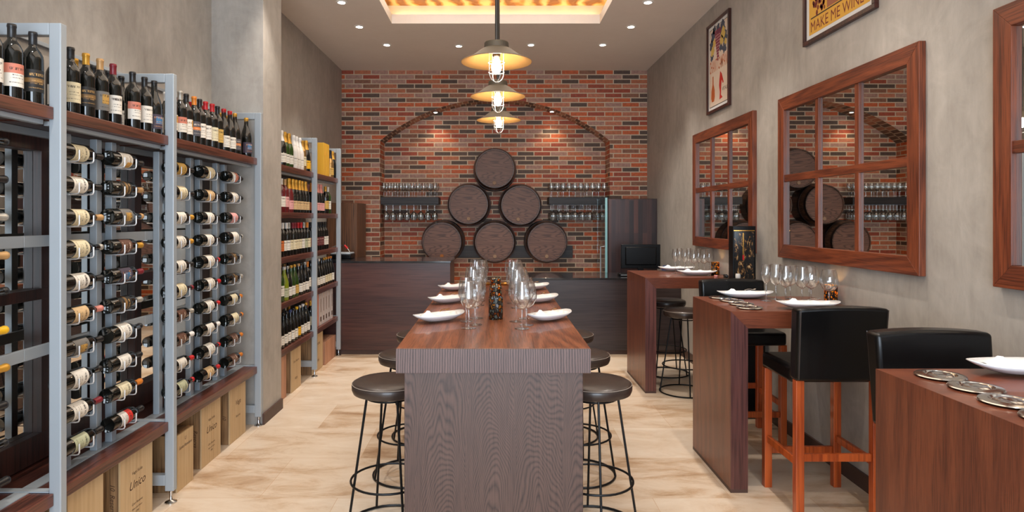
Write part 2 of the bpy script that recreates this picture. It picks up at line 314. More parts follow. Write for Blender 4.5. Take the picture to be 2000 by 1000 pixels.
# ------------------------------------------------------------------ mesh helpers
class MB:
    def __init__(s): s.b = bmesh.new(); s.uv = None
    def box(s, x0, x1, y0, y1, z0, z1):
        v = [s.b.verts.new((x, y, z)) for x in (x0, x1) for y in (y0, y1) for z in (z0, z1)]
        for f in ((0, 1, 3, 2), (4, 6, 7, 5), (0, 4, 5, 1), (2, 3, 7, 6), (0, 2, 6, 4), (1, 5, 7, 3)):
            s.b.faces.new([v[i] for i in f])
        return s
    def quad(s, pts, uvs=None):
        f = s.b.faces.new([s.b.verts.new(p) for p in pts])
        if uvs:
            if s.uv is None: s.uv = s.b.loops.layers.uv.new('UVMap')
            for l, u in zip(f.loops, uvs): l[s.uv].uv = u
        return s
    def lathe(s, prof, n=24, c=(0, 0, 0), axis='Z', a0=0, a1=2*PI, uv=False):
        full = abs(a1-a0-2*PI) < 1e-6; rings = []
        m = n if full else n+1
        for r, h in prof:
            ring = []
            if r < 1e-6 and full:
                ring = [s.b.verts.new(s._ax(0, 0, h, axis, c))]
            else:
                for i in range(m):
                    a = a0+(a1-a0)*i/n
                    ring.append(s.b.verts.new(s._ax(r*math.cos(a), r*math.sin(a), h, axis, c)))
            rings.append(ring)
        if uv and s.uv is None: s.uv = s.b.loops.layers.uv.new('UVMap')
        for k in range(len(rings)-1):
            A, B = rings[k], rings[k+1]
            for i in range(n):
                j = (i+1) % m if full else i+1
                vs = []
                if len(A) > 1: vs += [A[i], A[j]]
                else: vs += [A[0]]
                if len(B) > 1: vs += [B[j], B[i]]
                else: vs += [B[0]]
                if len(vs) > 2:
                    f = s.b.faces.new(vs)
                    if uv:
                        q = [(i/n, k/(len(rings)-1)), ((i+1)/n, k/(len(rings)-1)), ((i+1)/n, (k+1)/(len(rings)-1)), (i/n, (k+1)/(len(rings)-1))]
                        for l, t in zip(f.loops, q): l[s.uv].uv = t
        return s
    def _ax(s, x, y, h, axis, c):
        if axis == 'Z': p = (x, y, h)
        elif axis == 'Y': p = (x, h, y)
        else: p = (h, x, y)
        return (p[0]+c[0], p[1]+c[1], p[2]+c[2])
    def tube(s, pts, r, n=8, closed=False, radii=None):
        pts = [Vector(p) for p in pts]; L = len(pts); rings = []; up = None
        for i, p in enumerate(pts):
            if closed: t = (pts[(i+1) % L]-pts[i-1]).normalized()
            else: t = (pts[min(i+1, L-1)]-pts[max(i-1, 0)]).normalized()
            if up is None:
                up = Vector((0, 0, 1)) if abs(t.z) < .9 else Vector((1, 0, 0))
            a = t.cross(up)
            if a.length < 1e-4: a = t.orthogonal()
            a.normalize(); b = a.cross(t).normalized(); up = b
            rr = radii[i] if radii else r
            rings.append([s.b.verts.new(p+a*rr*math.cos(2*PI*k/n)+b*rr*math.sin(2*PI*k/n)) for k in range(n)])
        for i in range(L if closed else L-1):
            A, B = rings[i], rings[(i+1) % L]
            for k in range(n): s.b.faces.new((A[k], A[(k+1) % n], B[(k+1) % n], B[k]))
        if not closed:
            s.b.faces.new(rings[0][::-1]); s.b.faces.new(rings[-1])
        return s
    def ring(s, c, R, r, n=36, m=8): return s.tube([(c[0]+R*math.cos(2*PI*i/n), c[1]+R*math.sin(2*PI*i/n), c[2]) for i in range(n)], r, m, True)
    def prism(s, poly, f0, f1):
        A = [s.b.verts.new(f0(*p)) for p in poly]; B = [s.b.verts.new(f1(*p)) for p in poly]; n = len(poly)
        s.b.faces.new(A[::-1]); s.b.faces.new(B)
        for i in range(n): s.b.faces.new((A[i], A[(i+1) % n], B[(i+1) % n], B[i]))
        return s
    def mesh(s, name, mat, smooth=True, recalc=True):
        if recalc: bmesh.ops.recalc_face_normals(s.b, faces=s.b.faces)
        me = bpy.data.meshes.new(name); s.b.to_mesh(me); s.b.free()
        me.materials.append(mat)
        if smooth:
            for p in me.polygons: p.use_smooth = True
            try: me.set_sharp_from_angle(angle=math.radians(38))
            except Exception: pass
        return me
    def build(s, name, mat, parent=None, bevel=0, seg=2, smooth=True, loc=None, recalc=True, solid=0):
        me = s.mesh(name, mat, smooth, recalc)
        return addobj(name, me, parent, bevel, seg, loc, solid)
def addobj(name, me, parent=None, bevel=0, seg=2, loc=None, solid=0):
    o = bpy.data.objects.new(name, me); C.objects.link(o)
    if parent: o.parent = parent
    if loc: o.location = loc
    if solid:
        m = o.modifiers.new('solid', 'SOLIDIFY'); m.thickness = solid; m.offset = 0
    if bevel:
        m = o.modifiers.new('bevel', 'BEVEL'); m.width = bevel; m.segments = seg; m.limit_method = 'ANGLE'; m.angle_limit = math.radians(40)
    return o
def box(name, x0, x1, y0, y1, z0, z1, mat, parent=None, bevel=.002, seg=2): return MB().box(x0, x1, y0, y1, z0, z1).build(name, mat, parent, bevel, seg, smooth=False)
def tag(o, label, cat, group=None, kind=None):
    if label: o['label'] = label
    if cat: o['category'] = cat
    if group: o['group'] = group
    if kind: o['kind'] = kind
    return o
def thing(name, label, cat, loc=(0, 0, 0), rz=0, group=None):
    o = bpy.data.objects.new(name, None); C.objects.link(o); o.location = loc; o.rotation_euler = (0, 0, rz); o.empty_display_size = .05
    return tag(o, label, cat, group)
def struct(o): o['kind'] = 'structure'; return o
def dup(root, loc, rot=None, label=None, group=None):
    r = root.copy(); C.objects.link(r); r.location = loc
    if rot is not None: r.rotation_euler = rot
    if label: r['label'] = label
    if group: r['group'] = group
    for ch in root.children:
        c = ch.copy(); C.objects.link(c); c.parent = r
        for g in ch.children:
            d = g.copy(); C.objects.link(d); d.parent = c
    return r
def textmesh(name, s, size, mat, mapf, extrude=.0, shear=0, align='CENTER', width=None, bold=0.):
    cu = bpy.data.curves.new(name, 'FONT'); cu.body = s; cu.size = size; cu.align_x = align; cu.shear = shear; cu.resolution_u = 3; cu.offset = bold
    t = bpy.data.objects.new(name, cu); C.objects.link(t)
    dg = bpy.context.evaluated_depsgraph_get(); dg.update()
    me = bpy.data.meshes.new_from_object(t.evaluated_get(dg)); bpy.data.objects.remove(t); bpy.data.curves.remove(cu)
    if width:
        xs = [v.co.x for v in me.vertices]; w = max(xs)-min(xs); k = width/w
        for v in me.vertices: v.co.x *= k
    for v in me.vertices: v.co = mapf(v.co.x, v.co.y)
    me.materials.clear(); me.materials.append(mat); me.name = name
    return me
ORD = ['first', 'second', 'third', 'fourth', 'fifth', 'sixth', 'seventh', 'eighth', 'ninth', 'tenth', 'eleventh', 'twelfth', 'thirteenth', 'fourteenth', 'fifteenth', 'sixteenth']

# ------------------------------------------------------------------ room shell
XL, XR, YB, YN, YF, ZC = -2.2, 2.18, 9.03, 9.40, -2.2, 3.72
struct(MB().box(XL-.15, XR+.15, YF-.15, YN+.15, -.1, 0).build('floor', M['floor'], smooth=False))
struct(MB().box(XR, XR+.12, YF, YN+.1, 0, 4.2).build('wall_right', M['plaster'], smooth=False))
struct(MB().box(XL-.12, XL, YF, YN+.1, 0, 4.2).build('wall_left', M['plaster'], smooth=False))
struct(MB().box(XL, -1.80, 4.885, 5.30, 0, ZC).build('pillar', M['plaster'], smooth=False))
b = MB()
b.box(XL, -1.6, YF-.12, YF, 0, ZC); b.box(1.6, XR, YF-.12, YF, 0, ZC); b.box(-1.6, 1.6, YF-.12, YF, 2.9, ZC); b.box(-1.6, 1.6, YF-.12, YF, 0, .3)
struct(b.build('wall_front', M['plaster'], smooth=False))
w = struct(MB().box(-1.6, 1.6, YF-.07, YF-.06, .3, 2.9).build('window_1', M['pane'], smooth=False))
b = MB()
for x in (-1.6, -.55, .5, 1.55): b.box(x, x+.05, YF-.1, YF-.02, .3, 2.9)
b.build('window_frame', M['frame_brown'], w, smooth=False)
# brick back wall with arched niche
CX, HW, ZS, RISE = -.003, 1.648, 2.709, .60
R = (HW*HW+RISE*RISE)/(2*RISE)
def arch(x): return ZS+RISE-R+math.sqrt(max(0, R*R-(x-CX)**2))
b = MB()
def bq(x0, x1, z0a, z0b, z1, y): b.quad([(x0, y, z0a), (x1, y, z0b), (x1, y, z1), (x0, y, z1)], [(x0+5, z0a), (x1+5, z0b), (x1+5, z1), (x0+5, z1)])
bq(XL, CX-HW, 0, 0, ZC, YB); bq(CX+HW, XR, 0, 0, ZC, YB)
n = 40; xs = [CX-HW+2*HW*i/n for i in range(n+1)]
for i in range(n): bq(xs[i], xs[i+1], arch(xs[i]), arch(xs[i+1]), ZC, YB)
bq(XL, XR, 0, 0, ZC, YN)
for x in (CX-HW, CX+HW):
    b.quad([(x, YB, 0), (x, YN, 0), (x, YN, ZS), (x, YB, ZS)], [(YB, 0), (YN, 0), (YN, ZS), (YB, ZS)])
wb = struct(b.build('wall_back', M['brick'], smooth=False, recalc=False))
b = MB(); s0 = 0
for i in range(n):
    x0, x1 = xs[i], xs[i+1]; z0, z1 = arch(x0), arch(x1); ds = math.hypot(x1-x0, z1-z0)
    b.quad([(x0, YB, z0), (x1, YB, z1), (x1, YN, z1), (x0, YN, z0)], [(s0, 0), (s0+ds, 0), (s0+ds, .37), (s0, .37)])
    b.quad([(x0, YB-.004, z0), (x1, YB-.004, z1), (x1, YB-.004, z1+.05), (x0, YB-.004, z0+.05)], [(s0, 0.02), (s0+ds, 0.02), (s0+ds, .10), (s0, .10)]) if False else None
    s0 += ds
b.build('arch_soffit', M['brick_soffit'], wb, smooth=False, recalc=False)
# slim lights fixed under the arch
for x in (-.87, .83):
    z = arch(x)
    l = thing('arch_light', 'small lit spot under the %s half of the brick arch' % ('left' if x < 0 else 'right'), 'light', (x, 9.2, z-.02), 0, 'spots under the arch')
    MB().lathe([(0, .015), (.035, .015), (.035, 0), (.028, 0), (.028, .006), (0, .006)], 20).build('housing', M['white_paint'], l)
    MB().lathe([(0, .004), (.027, .004)], 20).build('lens', M['down_glow'], l)
# ceiling with coffer
b = MB(); cx0, cx1, cy0, cy1 = -1.125, 1.14, .9, 6.86
for x0, x1, y0, y1 in ((XL, XR, YF, cy0), (XL, XR, cy1, YN), (XL, cx0, cy0, cy1), (cx1, XR, cy0, cy1)): b.box(x0, x1, y0, y1, ZC, ZC+.1)
struct(b.build('ceiling', M['ceiling'], smooth=False))
b = MB(); o = .18; zt = 3.975
b.box(cx0-o-.02, cx0-o, cy0-o, cy1+o, ZC+.1, zt); b.box(cx1+o, cx1+o+.02, cy0-o, cy1+o, ZC+.1, zt)
b.box(cx0-o, cx1+o, cy1+o, cy1+o+.02, ZC+.1, zt); b.box(cx0-o, cx1+o, cy0-o-.02, cy0-o, ZC+.1, zt)
struct(b.build('trim_1', M['cove'], smooth=False))
struct(MB().box(cx0-o-.02, cx1+o+.02, cy0-o-.02, cy1+o+.02, zt, zt+.03).build('ceiling_panel', M['gold_ceiling'], smooth=False))
b = MB()
b.box(cx0-.13, cx0-.11, cy0, cy1, ZC+.105, ZC+.115); b.box(cx1+.11, cx1+.13, cy0, cy1, ZC+.105, ZC+.115); b.box(cx0, cx1, cy1+.11, cy1+.13, ZC+.105, ZC+.115)
tag(b.build('led_strip', M['led'], smooth=False), 'hidden warm light strip running round the ledge of the ceiling recess', 'light strip')
struct(MB().box(XR-.015, XR, YF, YB, 0, .095).build('baseboard_right', M['base'], smooth=False))
b = MB(); b.box(-1.80, -1.785, 4.87, 5.30, 0, .085)
struct(b.build('baseboard_left', M['base'], smooth=False))

# ------------------------------------------------------------------ downlights
DL = [(-1.507, 6.18), (-1.503, 6.97), (-1.324, 7.70), (-.445, 7.75), (.438, 7.70), (1.315, 7.70), (1.504, 6.97), (1.50, 6.18),
      (-1.5, 4.75), (1.5, 4.9), (-1.5, 3.4), (1.5, 3.4), (-1.5, 1.9), (1.5, 1.9), (-1.5, .3), (1.5, .3)]
names = ['near left corner', 'left side, second back', 'back left corner', 'back row, left of the pendants', 'back row, right of the pendants', 'back right corner', 'right side, second back', 'near right corner']
LIGHTS = []
for i, (x, y) in enumerate(DL):
    lab = 'small round recessed ceiling downlight, '+(names[i] if i < 8 else 'overhead out of view by the %s wall, row %s' % ('left' if x < 0 else 'right', ORD[(i-8)//2]))
    t = thing('downlight', lab, 'downlight', (x, y, ZC), 0, 'recessed ceiling downlights')
    MB().lathe([(.055, 0), (.055, -.006), (.038, -.008), (.034, .02), (.055, .02)], 24).build('trim_ring', M['white_paint'], t)
    MB().lathe([(0, -.001), (.033, -.001)], 20).build('lens', M['down_glow'], t)
    LIGHTS.append((x, y))
# ------------------------------------------------------------------ pendants
def pendant():
    t = thing('pendant_lamp', '', 'pendant lamp')
    MB().lathe([(.062, .094), (.060, .100), (.012, .103), (0, .103)], 32).build('cap', M['lamp_out'], t)
    MB().lathe([(.062, .096), (.064, .070), (.085, .058), (.13, .024), (.178, .003), (.181, 0)], 48).build('shade', M['lamp_out'], t)
    MB().lathe([(0, .064), (.062, .062), (.083, .052), (.128, .018), (.176, -.001), (.181, -.001)], 48).build('shade_lining', M['lamp_in'], t)
    MB().tube([(0, 0, .10), (0, 0, 1.56)], .008, 10).build('rod', M['rod'], t)
    MB().lathe([(0, .06), (.02, .06), (.02, .03), (.016, .025), (0, .025)], 20).build('socket', M['rod'], t)
    MB().lathe([(0, .028), (.012, .024), (.015, .01), (.024, -.012), (.027, -.028), (.022, -.046), (.011, -.057), (0, -.06)], 24).build('bulb', M['bulb'], t)
    b = MB(); rc = .042
    for k in range(4):
        a = k*PI/2+.5; p = []
        for z in (.06, .02, -.02, -.05): p.append((rc*math.cos(a), rc*math.sin(a), z))
        for j in range(1, 7):
            q = j/6*PI/2; p.append((rc*math.cos(q)*math.cos(a), rc*math.cos(q)*math.sin(a), -.055-.048*math.sin(q)))
        b.tube(p, .0017, 6)
    b.ring((0, 0, -.052), rc, .0017, 28, 6); b.ring((0, 0, -.002), rc, .0017, 28, 6)
    b.build('cage', M['wire'], t)
    return t
p0 = pendant(); p0['group'] = 'pendants over the long table'
PEND = [(.007, 3.23), (.018, 4.15), (.03, 5.15)]
for i, (x, y) in enumerate(PEND):
    lab = ['brass lined cage pendant lamp nearest the viewer, largest of three', 'middle brass lined cage pendant lamp over the long table', 'farthest brass lined cage pendant lamp, lowest in the view'][i]
    if i: dup(p0, (x, y, 2.40), None, lab)
    else: p0.location = (x, y, 2.40); p0['label'] = lab

# ------------------------------------------------------------------ mirrors on the right wall
def wall_mirror(y0, y1, label):
    z0, z1 = 1.305, 2.498; t = thing('wall_mirror', label, 'mirror', (XR, (y0+y1)/2, z0), 0, 'window style mirrors on the plaster wall')
    x0, x1 = -.035, 0; a = y0-(y0+y1)/2; c = -a; h = z1-z0; fw = .097
    MB().box(-.012, -.004, a+.05, c-.05, .05, h-.05).build('mirror_glass', M['mirror'], t, smooth=False)
    for za, zb in ((0, fw), (h-fw, h)):
        s = 1 if za == 0 else -1
        MB().prism([(a, za if s > 0 else zb), (c, za if s > 0 else zb), (c-fw, zb if s > 0 else za), (a+fw, zb if s > 0 else za)], lambda y, z: (x0, y, z), lambda y, z: (x1, y, z)).build('frame_rail', M['mirror_frame_y'], t, .002, smooth=False)
    for s in (1, -1):
        MB().prism([(s*a, 0), (s*a, h), (s*(a+fw), h-fw), (s*(a+fw), fw)], lambda y, z: (x0, y, z), lambda y, z: (x1, y, z)).build('frame_stile', M['mirror_frame'], t, .002, smooth=False)
    zm = 1.895-z0
    b = MB().box(-.028, -.010, a+fw-.01, c-fw+.01, zm-.026, zm+.026); b.build('glazing_bar', M['mirror_frame_y'], t, .002, smooth=False)
    g = (c-a-2*fw)/3
    for k in (1, 2):
        y = a+fw+g*k
        MB().box(-.0275, -.0105, y-.022, y+.022, fw-.01, h-fw+.01).build('glazing_bar', M['mirror_frame'], t, .002, smooth=False)
    return t
wall_mirror(5.245, 6.845, 'farthest wooden six-pane wall mirror, beyond the black display box')
wall_mirror(3.186, 4.780, 'large wooden six-pane mirror reflecting barrels, middle of the right wall')
wall_mirror(1.120, 2.715, 'nearest wooden framed mirror, cut off at the right edge')
# ------------------------------------------------------------------ posters
def poster(yl, yr, zb, zt_, label):
    t = thing('framed_poster', label, 'poster', (XR, yl, zb), 0, 'framed posters on the right wall'); Wd = yl-yr; H = zt_-zb
    fm = lambda d: (lambda u, v: Vector((-d, -u, v)))
    fw = .028
    b = MB()
    for u0, u1, v0, v1 in ((0, Wd, 0, fw), (0, Wd, H-fw, H), (0, fw, fw, H-fw), (Wd-fw, Wd, fw, H-fw)): b.box(-.028, 0, -u1, -u0, v0, v1)
    b.build('frame', M['frame_brown'], t, .002, smooth=False)
    box('mount', -.012, -.004, -(Wd-fw), -fw, fw, H-fw, M['paper'], t, 0)
    return t, Wd, H
def patch(t, name, poly, mat, d=.0125):
    b = MB(); b.prism(poly, lambda u, v: (-d, -u, v), lambda u, v: (-d-.0008, -u, v)); return b.build(name, mat, t, smooth=False)
def circ(cu, cv, r, n=12, k=1): return [(cu+r*math.cos(2*PI*i/n), cv+k*r*math.sin(2*PI*i/n)) for i in range(n)]
pc = lambda n_, *c: plain('print_'+n_, rgb(*c), .6)
t, Wd, H = poster(6.42, 5.81, 2.645, 3.54, 'narrow framed poster with grapes, orange lettering and a bottle')
P_cream, P_red, P_or, P_blue, P_pur, P_yel, P_blk = pc('cream', 222, 204, 186), pc('red', 196, 40, 28), pc('orange', 190, 96, 44), pc('blue', 62, 72, 92), pc('purple', 142, 52, 74), pc('yellow', 208, 176, 90), pc('black', 40, 34, 34)
patch(t, 'print', [(.06, .06), (Wd-.06, .06), (Wd-.06, H-.06), (.06, H-.06)], P_cream)
b = MB()
for u0, u1, v0, v1 in ((.06, Wd-.06, .06, .065), (.06, Wd-.06, H-.065, H-.06), (.06, .065, .06, H-.06), (Wd-.065, Wd-.06, .06, H-.06)):
    b.prism([(u0, v0), (u1, v0), (u1, v1), (u0, v1)], lambda u, v: (-.0135, -u, v), lambda u, v: (-.0142, -u, v))
b.build('border_line', P_blk, t, smooth=False)
rnd = random.Random(3)
for nm, mt, pts in (('leaves', P_blue, [(.17, .76, .06), (.3, .79, .05), (.42, .77, .07), (.12, .68, .05), (.48, .68, .06), (.13, .56, .04), (.47, .57, .05), (.38, .6, .04), (.2, .81, .04)]),
                    ('yellow_leaves', P_yel, [(.15, .61, .045), (.44, .72, .055), (.2, .68, .04), (.4, .66, .045), (.5, .62, .03)])):
    b = MB()
    for cu, cv, r in pts:
        poly = [(cu+r*(1+.25*math.sin(5*a+cu*9))*math.cos(a), cv+r*(1+.25*math.sin(5*a+cv*9))*math.sin(a)) for a in [2*PI*i/20 for i in range(20)]]
        dd = .0134 if nm == 'leaves' else .0144
        b.prism(poly, lambda u, v: (-dd, -u, v), lambda u, v: (-dd-.0008, -u, v))
    b.build(nm, mt, t, smooth=False)
b = MB()
for row in range(11):
    v = .78-row*.028; nn = max(1, 6-row//2)
    for k in range(nn):
        b.prism(circ(.30+(k-(nn-1)/2)*.028+.004*math.sin(row*3), v, .0135, 8), lambda u, v: (-.0154, -u, v), lambda u, v: (-.0165, -u, v))
b.build('grapes', P_pur, t, smooth=False)
me = textmesh('lettering', 'CHIANTI CAMPANI', .17, P_or, lambda x, y: Vector((-.0135, -(.305+x), .40+y)), width=.48, bold=.001); addobj('lettering', me, t)
patch(t, 'drawn_bottle', [(.13, .11), (.19, .11), (.21, .15), (.205, .22), (.175, .28), (.172, .36), (.148, .36), (.145, .28), (.115, .22), (.11, .15)], P_or, .0135)
patch(t, 'drawn_ribbon', [(.34, .10), (.42, .11), (.38, .14), (.385, .22), (.40, .28), (.43, .24), (.45, .25), (.40, .34), (.36, .37), (.34, .30), (.33, .24), (.35, .17)], P_red, .0135)
addobj('small_lettering', textmesh('small_lettering', 'VITALI', .05, P_blk, lambda x, y: Vector((-.0135, -(.48+x), .17+y)), width=.13), t)
t, Wd, H = poster(4.41, 3.575, 2.795, 3.60, 'yellow framed poster reading MAKE ME WINE, cut by the top edge')
P_gold, P_rf, P_dk = pc('gold', 222, 168, 62), pc('terracotta', 160, 96, 68), pc('maroon', 118, 36, 26)
patch(t, 'print', [(.065, .06), (Wd-.065, .06), (Wd-.065, H-.06), (.065, H-.06)], P_gold)
addobj('lettering', textmesh('lettering', 'MAKE ME WINE', .10, P_dk, lambda x, y: Vector((-.0135, -(Wd/2-.02+x), .078+y)), width=.62, bold=0), t)
patch(t, 'ground_line', [(.09, .165), (Wd-.09, .165), (Wd-.09, .173), (.09, .173)], P_blk, .0135)
patch(t, 'drawn_barn', [(.30, .18), (Wd-.1, .18), (Wd-.1, .36), (.52, .46), (.30, .34)], P_rf, .0134)
b = MB()
for i in range(26):
    u = .12+rnd.random()*.17; v = .185+rnd.random()*.10
    b.prism(circ(u, v, .008+.006*rnd.random(), 6, 1.6), lambda u, v: (-.0144, -u, v), lambda u, v: (-.015, -u, v))
b.build('drawn_vines', P_dk, t, smooth=False)

# ------------------------------------------------------------------ steel racks on the left
XF = -1.80; ZSH = [.46, .867, 1.26, 1.65, 2.06]
def rack_frame(y, label, zfoot=.10):
    t = thing('steel_frame', label, 'shelf frame', (0, y, 0), 0, 'steel portal frames of the wine shelving')
    box('post', XF-.05, XF, 0, .038, .07, 2.41, M['steel'], t, .004)
    box('top_bar', XL+.001, XF-.05, 0, .038, 2.36, 2.41, M['steel'], t, .003)
    box('bottom_bar', XL+.001, XF-.05, 0, .038, .10, .16, M['steel'], t, .003)
    box('shelf_bar', XL+.001, XF-.05, -.0005, .034, .4605, .466, M['steel'], t, 0)
    f = MB().lathe([(0, .0), (.032, 0), (.032, .006), (.012, .014), (.008, .02), (.008, .07), (0, .07)], 20, (XF-.025, .019, 0)).build('levelling_foot', M['chrome'], t)
    return t
rack_frame(1.25, 'tall grey steel shelf frame left of the view')
rack_frame(2.61, 'nearest tall grey steel shelf frame, beside the first crates')
rack_frame(3.526, 'grey steel shelf frame between the two bottle racks')
rack_frame(4.84, 'grey steel shelf frame standing against the plaster pillar')
rack_frame(6.345, 'grey steel shelf frame just beyond the pillar, with gold champagne beside it')
rack_frame(7.325, 'farthest grey steel shelf frame, beside the bar counter')
SEG = [(1.29, 2.608), (2.65, 3.524), (3.566, 4.838), (5.302, 6.343), (6.385, 7.323)]
segn = ['leftmost bay', 'near bottle rack', 'second bottle rack', 'champagne bay behind the pillar', 'last bay by the counter']
for i, (y0, y1) in enumerate(SEG):
    for k, z in enumerate(ZSH):
        if i < 3 and k in (1, 2, 3): continue
        t = thing('shelf', 'dark wood %s shelf of the %s' % ({0: 'bottom', 1: 'second lowest', 2: 'middle', 3: 'second highest', 4: 'top'}[k], segn[i]), 'shelf', (0, y0, z), 0, 'wooden shelves of the wine shelving')
        box('board', XL+(.02 if i > 2 else .003), -1.828, 0, y1-y0, -.052, 0, M['shelf_wood'], t, .003)
        if k == 4: box('support_bar', -2.16, -2.10, 0.0, y1-y0, -.085, -.0525, M['steel'], t, .002); box('support_bar', -1.90, -1.87, 0.0, y1-y0, -.072, -.0525, M['steel'], t, .002)
        if k == 0 and i < 3: box('inlay_bar', -1.99, -1.93, 0, y1-y0, .0003, .004, M['steel'], t, 0)
tag(box('wall_rail', XL+.001, XL+.02, 1.29, 4.84, 2.43, 2.45, M['steel']), 'thin steel rail fixed along the plaster wall behind the top bottles', 'rail')
# dark framed mirror behind the racks
t = thing('wall_mirror', 'long dark framed mirror on the wall behind the bottle racks', 'mirror', (XL, 1.3, .47))
L = 4.70-1.3
box('mirror_glass', .02, .03, 0, L, .0, 1.5, M['mirror'], t, 0)
for z0, z1 in ((0, .125), (.75, .80), (1.445, 1.53)): box('frame_rail', .03, .075, 0, L, z0, z1, M['mirror_frame_dark'], t, .002)
for y0, y1 in ((0, .09), (.75, .81), (1.655, 1.71), (2.42, 2.49), (3.28, 3.40)): box('frame_stile', .03, .072, y0, y1, .12, 1.45, M['mirror_frame_dark'], t, .002)

ROWZ = [1.895-.1457*k for k in range(10)]
COLS = {0: [2.15], 1: [2.735, 3.08], 2: [3.65, 4.03, 4.41]}
for bay, cols in COLS.items():
    t = thing('bottle_rack', 'grey steel %s rack of wire cradles holding bottles on their sides' % ['far left', 'two column', 'three column'][bay], 'bottle rack', (0, 0, 0), 0, 'wire bottle racks')
    y0, y1 = SEG[bay]
    for cy in cols:
        for dy in ((.115,) if (bay == 1 and cy == cols[0]) else (-.005, .115)): box('upright', -1.98, -1.945, cy+dy, cy+dy+.04, .4645, 1.985, M['steel'], t, .002)
        for z in ROWZ:
            b = MB(); zb = z-.0375-.0035
            for dy in (.075, .175):
                b.tube([(-1.946, cy+dy, zb), (-1.87, cy+dy, zb), (-1.859, cy+dy, zb+.003), (-1.855, cy+dy, zb+.012), (-1.855, cy+dy, zb+.05)], .0032, 6)
            b.tube([(-1.90, cy+.075, zb-.002), (-1.90, cy+.2, zb-.002)], .0026, 6)
            b.tube([(-1.946, cy+.13, zb-.002), (-1.90, cy+.13, zb-.002)], .0026, 6)
            b.build('wire_cradle', M['wire'], t)
    for z in (1.02, 1.50): box('crossbar', -2.0, -1.981, y0, y1+.041, z-.025, z+.025, M['steel'], t, .002)

# ------------------------------------------------------------------ bottles
PROF = {
 'bordeaux': ([(0, .006), (.025, .004), (.0355, .001), (.0375, .008), (.0375, .185), (.036, .2), (.028, .218), (.018, .232), (.0145, .24), (.0142, .29)], .0375, .298),
 'burgundy': ([(0, .006), (.028, .004), (.039, .001), (.041, .008), (.041, .14), (.0385, .165), (.031, .195), (.021, .222), (.0155, .245), (.0145, .29)], .041, .298),
 'champagne': ([(0, .006), (.03, .004), (.042, .001), (.044, .01), (.044, .15), (.0415, .175), (.032, .208), (.021, .236), (.017, .255), (.016, .30)], .044, .312)}
MESH = {}
def bottle_mesh(shape, glass):
    k = ('b', shape, glass)
    if k not in MESH:
        pr = list(PROF[shape][0]); h = PROF[shape][2]
        pr += [(pr[-1][0]*.99, h-.004), (0, h-.003)]
        MESH[k] = MB().lathe(pr, 20).mesh('bottle_body', M['bottle_'+glass])
    return MESH[k]
def cap_mesh(shape, cap):
    k = ('c', shape, cap)
    if k not in MESH:
        h = PROF[shape][2]
        if shape == 'champagne': pr = [(.0305, .218), (.024, .238), (.0195, .258), (.0175, .272), (.0195, .276), (.0195, .300), (.017, .312), (0, .313)]
        else: pr = [(.0149, .245), (.0149, .284), (.0163, .286), (.0163, .293), (.0155, .295), (.0155, h), (.013, h+.001), (0, h+.001)]
        MESH[k] = MB().lathe(pr, 18).mesh('capsule', CAP[cap])
    return MESH[k]
def label_mesh(shape, lab, z0=.055, z1=.145, half=78):
    k = ('l', shape, lab, z0, z1)
    if k not in MESH:
        r = PROF[shape][1]+.0007; a = math.radians(half)
        MESH[k] = MB().lathe([(r, z0), (r, z1)], 14, a0=-a, a1=a, uv=True).mesh('label', LAB[lab], recalc=False)
    return MESH[k]
def bottle(loc, rot, shape, cap, lab, label, group, glass='dark', lz=(.055, .145), name='wine_bottle'):
    o = bpy.data.objects.new(name, bottle_mesh(shape, glass)); C.objects.link(o); o.location = loc; o.rotation_euler = rot
    tag(o, label, 'bottle', group)
    c = bpy.data.objects.new('capsule', cap_mesh(shape, cap)); C.objects.link(c); c.parent = o
    if lab:
        l = bpy.data.objects.new('label', label_mesh(shape, lab, *lz)); C.objects.link(l); l.parent = o
    return o
# bottles lying in the wire racks: (cap, label) for each row of each column, top to bottom
R_ = [
 [('black', 'white'), ('black', 'cream'), ('silver', 'white'), ('tan', 'cream'), ('black', 'black and gold'), ('yellow', 'white'), ('gold', 'beige'), ('black', 'white'), ('black', 'cream'), ('black', 'white')],
 [('black', 'cream'), ('black', 'white'), ('tan', 'cream'), ('silver', 'cream'), ('black', 'white'), ('pink', 'beige'), ('black', 'grey and gold'), ('black', 'white'), ('wine red', 'white'), ('black', 'pale green')],
 [('black', 'gold framed'), ('tan', 'black and gold'), ('tan', 'grey and gold'), ('gold', 'brown'), ('wine red', 'colourful'), ('silver', 'black and gold'), ('black', 'white'), ('black', 'white'), ('orange', 'cream'), ('black', 'red and white')],
 [('black', 'gold'), ('black', 'cream'), ('gold', 'white'), ('gold', 'white'), ('black', 'white'), ('wine red', 'cream'), ('silver', 'brown'), ('white', 'brown'), ('red', 'white'), ('red', 'pale green')],
 [('black', 'cream'), ('black', 'beige'), ('black', 'white'), ('black', 'white'), ('red', 'white'), ('red', 'white'), ('red', 'white'), ('white', 'white'), ('red', 'white'), ('red', 'beige')],
 [('black', 'pictorial'), ('black', 'white'), ('black', 'pink'), ('silver', 'white'), ('silver', 'black and gold'), ('silver', 'black and gold'), ('orange', 'cream'), ('orange', 'cream'), ('orange', 'brown'), ('orange', 'brown')]]
colname = ['far left column', 'left column, near rack', 'right column, near rack', 'left column, second rack', 'middle column, second rack', 'right column, second rack']
ci = 0; WENTE = []
